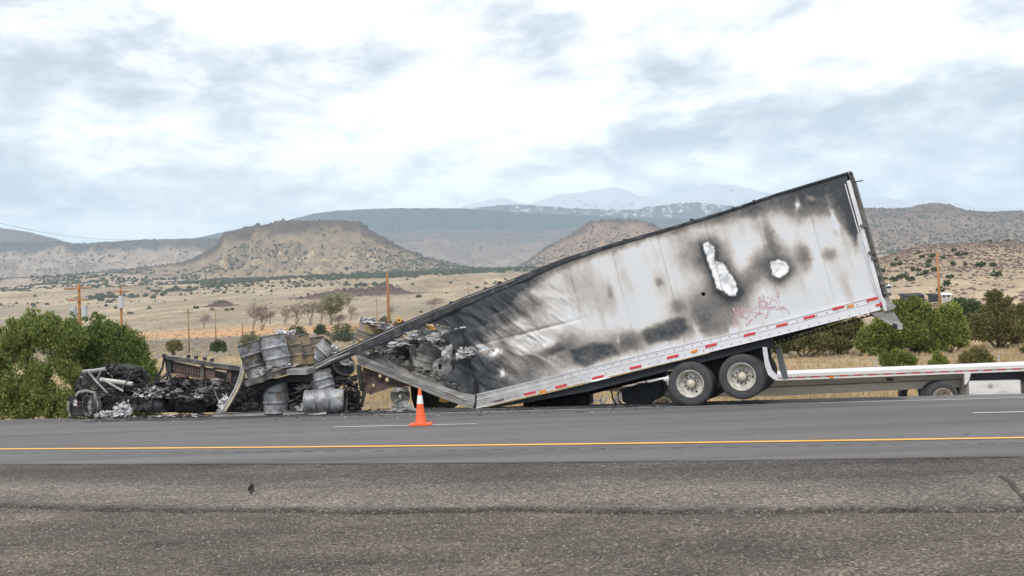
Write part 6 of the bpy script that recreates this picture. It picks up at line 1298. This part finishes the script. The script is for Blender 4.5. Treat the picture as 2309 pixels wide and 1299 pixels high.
# ------------------------------------------------------------------ flatbed truck at right
fb = thing('flatbed_trailer', 'long low white flatbed trailer with red tape parked below the road edge at right', 'trailer', at(2000, 905, 31.2)); DF = 31.0
def pf(pts, dd, dep, nm, m_, holes=()): return MB().prism([at(x, y, DF+dd) for x, y in pts], (0, dep, 0), [[at(x, y, DF+dd) for x, y in h_] for h_ in holes]).build(nm, M[m_], fb)
hy = lambda x: (x-1154)*-.0384
def yd(x, o): return 867+o*.8+hy(x)     # deck top line
X0, X1 = 1325, 2480
pf([(X0, yd(X0, 0)), (X1, yd(X1, 0)), (X1, yd(X1, 9)), (X0, yd(X0, 9))], 0, 1.7, 'deck', 'white_paint')
pf([(X0, yd(X0, 9)), (X1, yd(X1, 9)), (X1, yd(X1, 14)), (X0, yd(X0, 14))], .04, .1, 'tape_rail', 'rail')
pf([(X0, yd(X0, 14)), (X1, yd(X1, 14)), (X1, yd(X1, 18)), (X0, yd(X0, 18))], 0, .12, 'side_lip', 'white_paint')
for k in range(30):
    x = 1440+k*32.4
    if 1500 < x < 1740: continue
    pf([(x, yd(x, 9.6)), (x+19, yd(x+19, 9.6)), (x+19, yd(x+19, 12.8)), (x, yd(x, 12.8))], .02, .03, 'reflective_strip', 'red')
    pf([(x+19.2, yd(x+19, 9.6)), (x+32, yd(x+32, 9.6)), (x+32, yd(x+32, 12.8)), (x+19.2, yd(x+19, 12.8))], .025, .03, 'reflective_strip', 'wtape')
pf([(1871,849),(1880,849),(1880,853),(1871,853)], -.02, .06, 'marker_light', 'amber')
pf([(1330, yd(1330, 18)), (2180, yd(2180, 18)), (2180, 873), (2080, 877), (1760, 893), (1600, 895), (1330, 880)], .5, .15, 'main_beam', 'beam')
pf([(1500, yd(1500, 18)+14), (2180, yd(2180, 18)+12), (2180, yd(2180, 18)+13.5), (1500, yd(1500, 18)+15.5)], .44, .06, 'beam_stiffener', 'frame')
pf([(2000,853),(2014,853),(2014,858),(2000,858)], .46, .04, 'slot', 'under')
pf([(2175, yd(2175, 18)), (2189, yd(2189, 18)), (2186, 856), (2180, 865), (2176, 868)], -.02, .1, 'bracket', 'white_paint')
pf([(2186, yd(2186, 18)), (X1, yd(X1, 18)), (X1, yd(X1, 40)), (2186, 873)], .3, .2, 'dark_frame', 'under')
tb_ = pf([(2185,860),(2300,857.5),(2302,888),(2186,892)], -.05, .7, 'toolbox', 'white_paint')
MB().lathe([(0, .0), (0, .055), (.02, .06), (.02, .0)], 12, Matrix.Translation(at(2234, 868, DF-.09)) @ Matrix.Rotation(1.57, 4, 'X')).build('toolbox_latch', M['beam'], tb_, local=False)
pf([(2300,857),(2304,857),(2306,888),(2302,888)], -.02, .6, 'toolbox_edge', 'frame')
for x in (2178, 2184): MB().tube([at(x, 872, DF+.2), at(x+1, 895, DF+.2)], .015, 5).build('conduit', M['under'], fb)
IDW = Matrix.Rotation(math.radians(90), 4, 'X')
for (x, y) in ((2122, 899), (2330, 896), (1493, 919)): 
    c = at(x, y, DF+.15); wheel(c, fb, .3, True, True, 1.0, IDW); wheel(c+np.array([0, .35, 0]), fb, 0, False, False, 1.0, IDW); wheel(c+np.array([0, 2.0, 0]), fb, 0, False, False, 1.0, IDW)
pf([(2080,866),(2092,860),(2165,862),(2170,890),(2085,892)], .75, .5, 'suspension', 'under')
pf([(1455,895),(1475,884),(1510,882),(1525,895),(1530,920),(1450,920)], .75, .3, 'wheel_guard', 'beam')
for q_ in ([(1337,893),(1337,915)], [(1355,893),(1355,915)], [(1338,903),(1355,903)], [(1358,912),(1369,896)]): MB().tube([at(x, y, DF-.3) for x, y in q_], .045, 4).build('landing_leg', M['rail'], fb)
pf([(1395,880),(1402,878),(1402,912),(1380,912)], .1, .1, 'pale_bracket', 'beam')

# ------------------------------------------------------------------ traffic cone
cz = .018; cc = atz(949, 958, cz); Dcn = cc[1]; kc = Dcn/F
cn = thing('traffic_cone', 'orange traffic cone with one white band standing on the lane line', 'cone', cc)
MB().prism([(cc[0]+dx*25*kc, cc[1]+dy*25*kc, cz) for dx, dy in ((-1,-.85),(-.85,-1),(.85,-1),(1,-.85),(1,.85),(.85,1),(-.85,1),(-1,.85))], (0, 0, .03)).build('base', M['orange'], cn)
hz = 82*kc; rb_, rt2 = 12.5*kc, 2.6*kc
def rr_at(z): return rb_+(rt2-rb_)*z/hz
Mc = Matrix.Translation((cc[0], cc[1], cz+.03)); Hc = hz-.03
MB().lathe([(0, rb_*1.15), (.02, rb_), (Hc*.56, rr_at(Hc*.56))], 28, Mc).build('body', M['orange'], cn, smooth=True)
MB().lathe([(Hc*.56, rr_at(Hc*.56)+.004), (Hc*.80, rr_at(Hc*.80)+.004)], 28, Mc).build('reflective_band', M['refl'], cn, smooth=True)
MB().lathe([(Hc*.80, rr_at(Hc*.80)), (Hc, rt2), (Hc, rt2*.5), (Hc-.03, rt2*.4)], 28, Mc).build('tip', M['orange'], cn, smooth=True)
# twig and leaf on the near shoulder
lf = atz(567, 1108, 0); tag(MB().sheet(lf+np.array([0, 0, .05]), .09, .13, 91, .3, 6, .7).build('scrap', M['dark']), 'small dark scrap on the near asphalt shoulder', 'litter')
for i, (x0, y0, x1, y1) in enumerate(((735,1212,780,1205),(1490,1230,1512,1222),(735,1291,770,1288))):
    a_, b_ = atz(x0, y0, -.05), atz(x1, y1, -.05); tag(MB().tube([a_+[0, 0, .01], (a_+b_)/2+[0, .03, .03], b_+[0, 0, .02]], .006, 5).build('twig', M['bark']), ['thin twig on the near gravel, upper left one','thin twig on the near gravel, rightmost one','thin twig on the near gravel at the very bottom edge'][i], 'twig', 'twigs on the near gravel')
# wire fence posts behind the flatbed
for (x, y0, y1) in ((1972,815,833),(2252,800,826)):
    tag(MB().tube([at(x, y1+4, 42), at(x, y0, 42)], .025, 6).build('fence_post', M['transf']), 'thin pale fence post between bushes behind the flatbed, %s' % ('left one' if x < 2100 else 'right one'), 'post', 'thin fence posts')

# ------------------------------------------------------------------ haze
m = bpy.data.materials.new('haze_air'); m.use_nodes = True; t = m.node_tree
for n in list(t.nodes): t.nodes.remove(n)
ou = NT(t, 'ShaderNodeOutputMaterial'); pv = NT(t, 'ShaderNodeVolumePrincipled'); pv.inputs['Color'].default_value = (.64,.82,1,1); pv.inputs['Density'].default_value = .88e-4; pv.inputs['Anisotropy'].default_value = 0
t.links.new(pv.outputs[0], ou.inputs['Volume'])
hb = MB().box((0, 0, 1096), (41000, 41000, 2200)).build('haze', m, kind='stuff'); tag(hb, 'thin pale blue haze over the whole valley', 'haze')
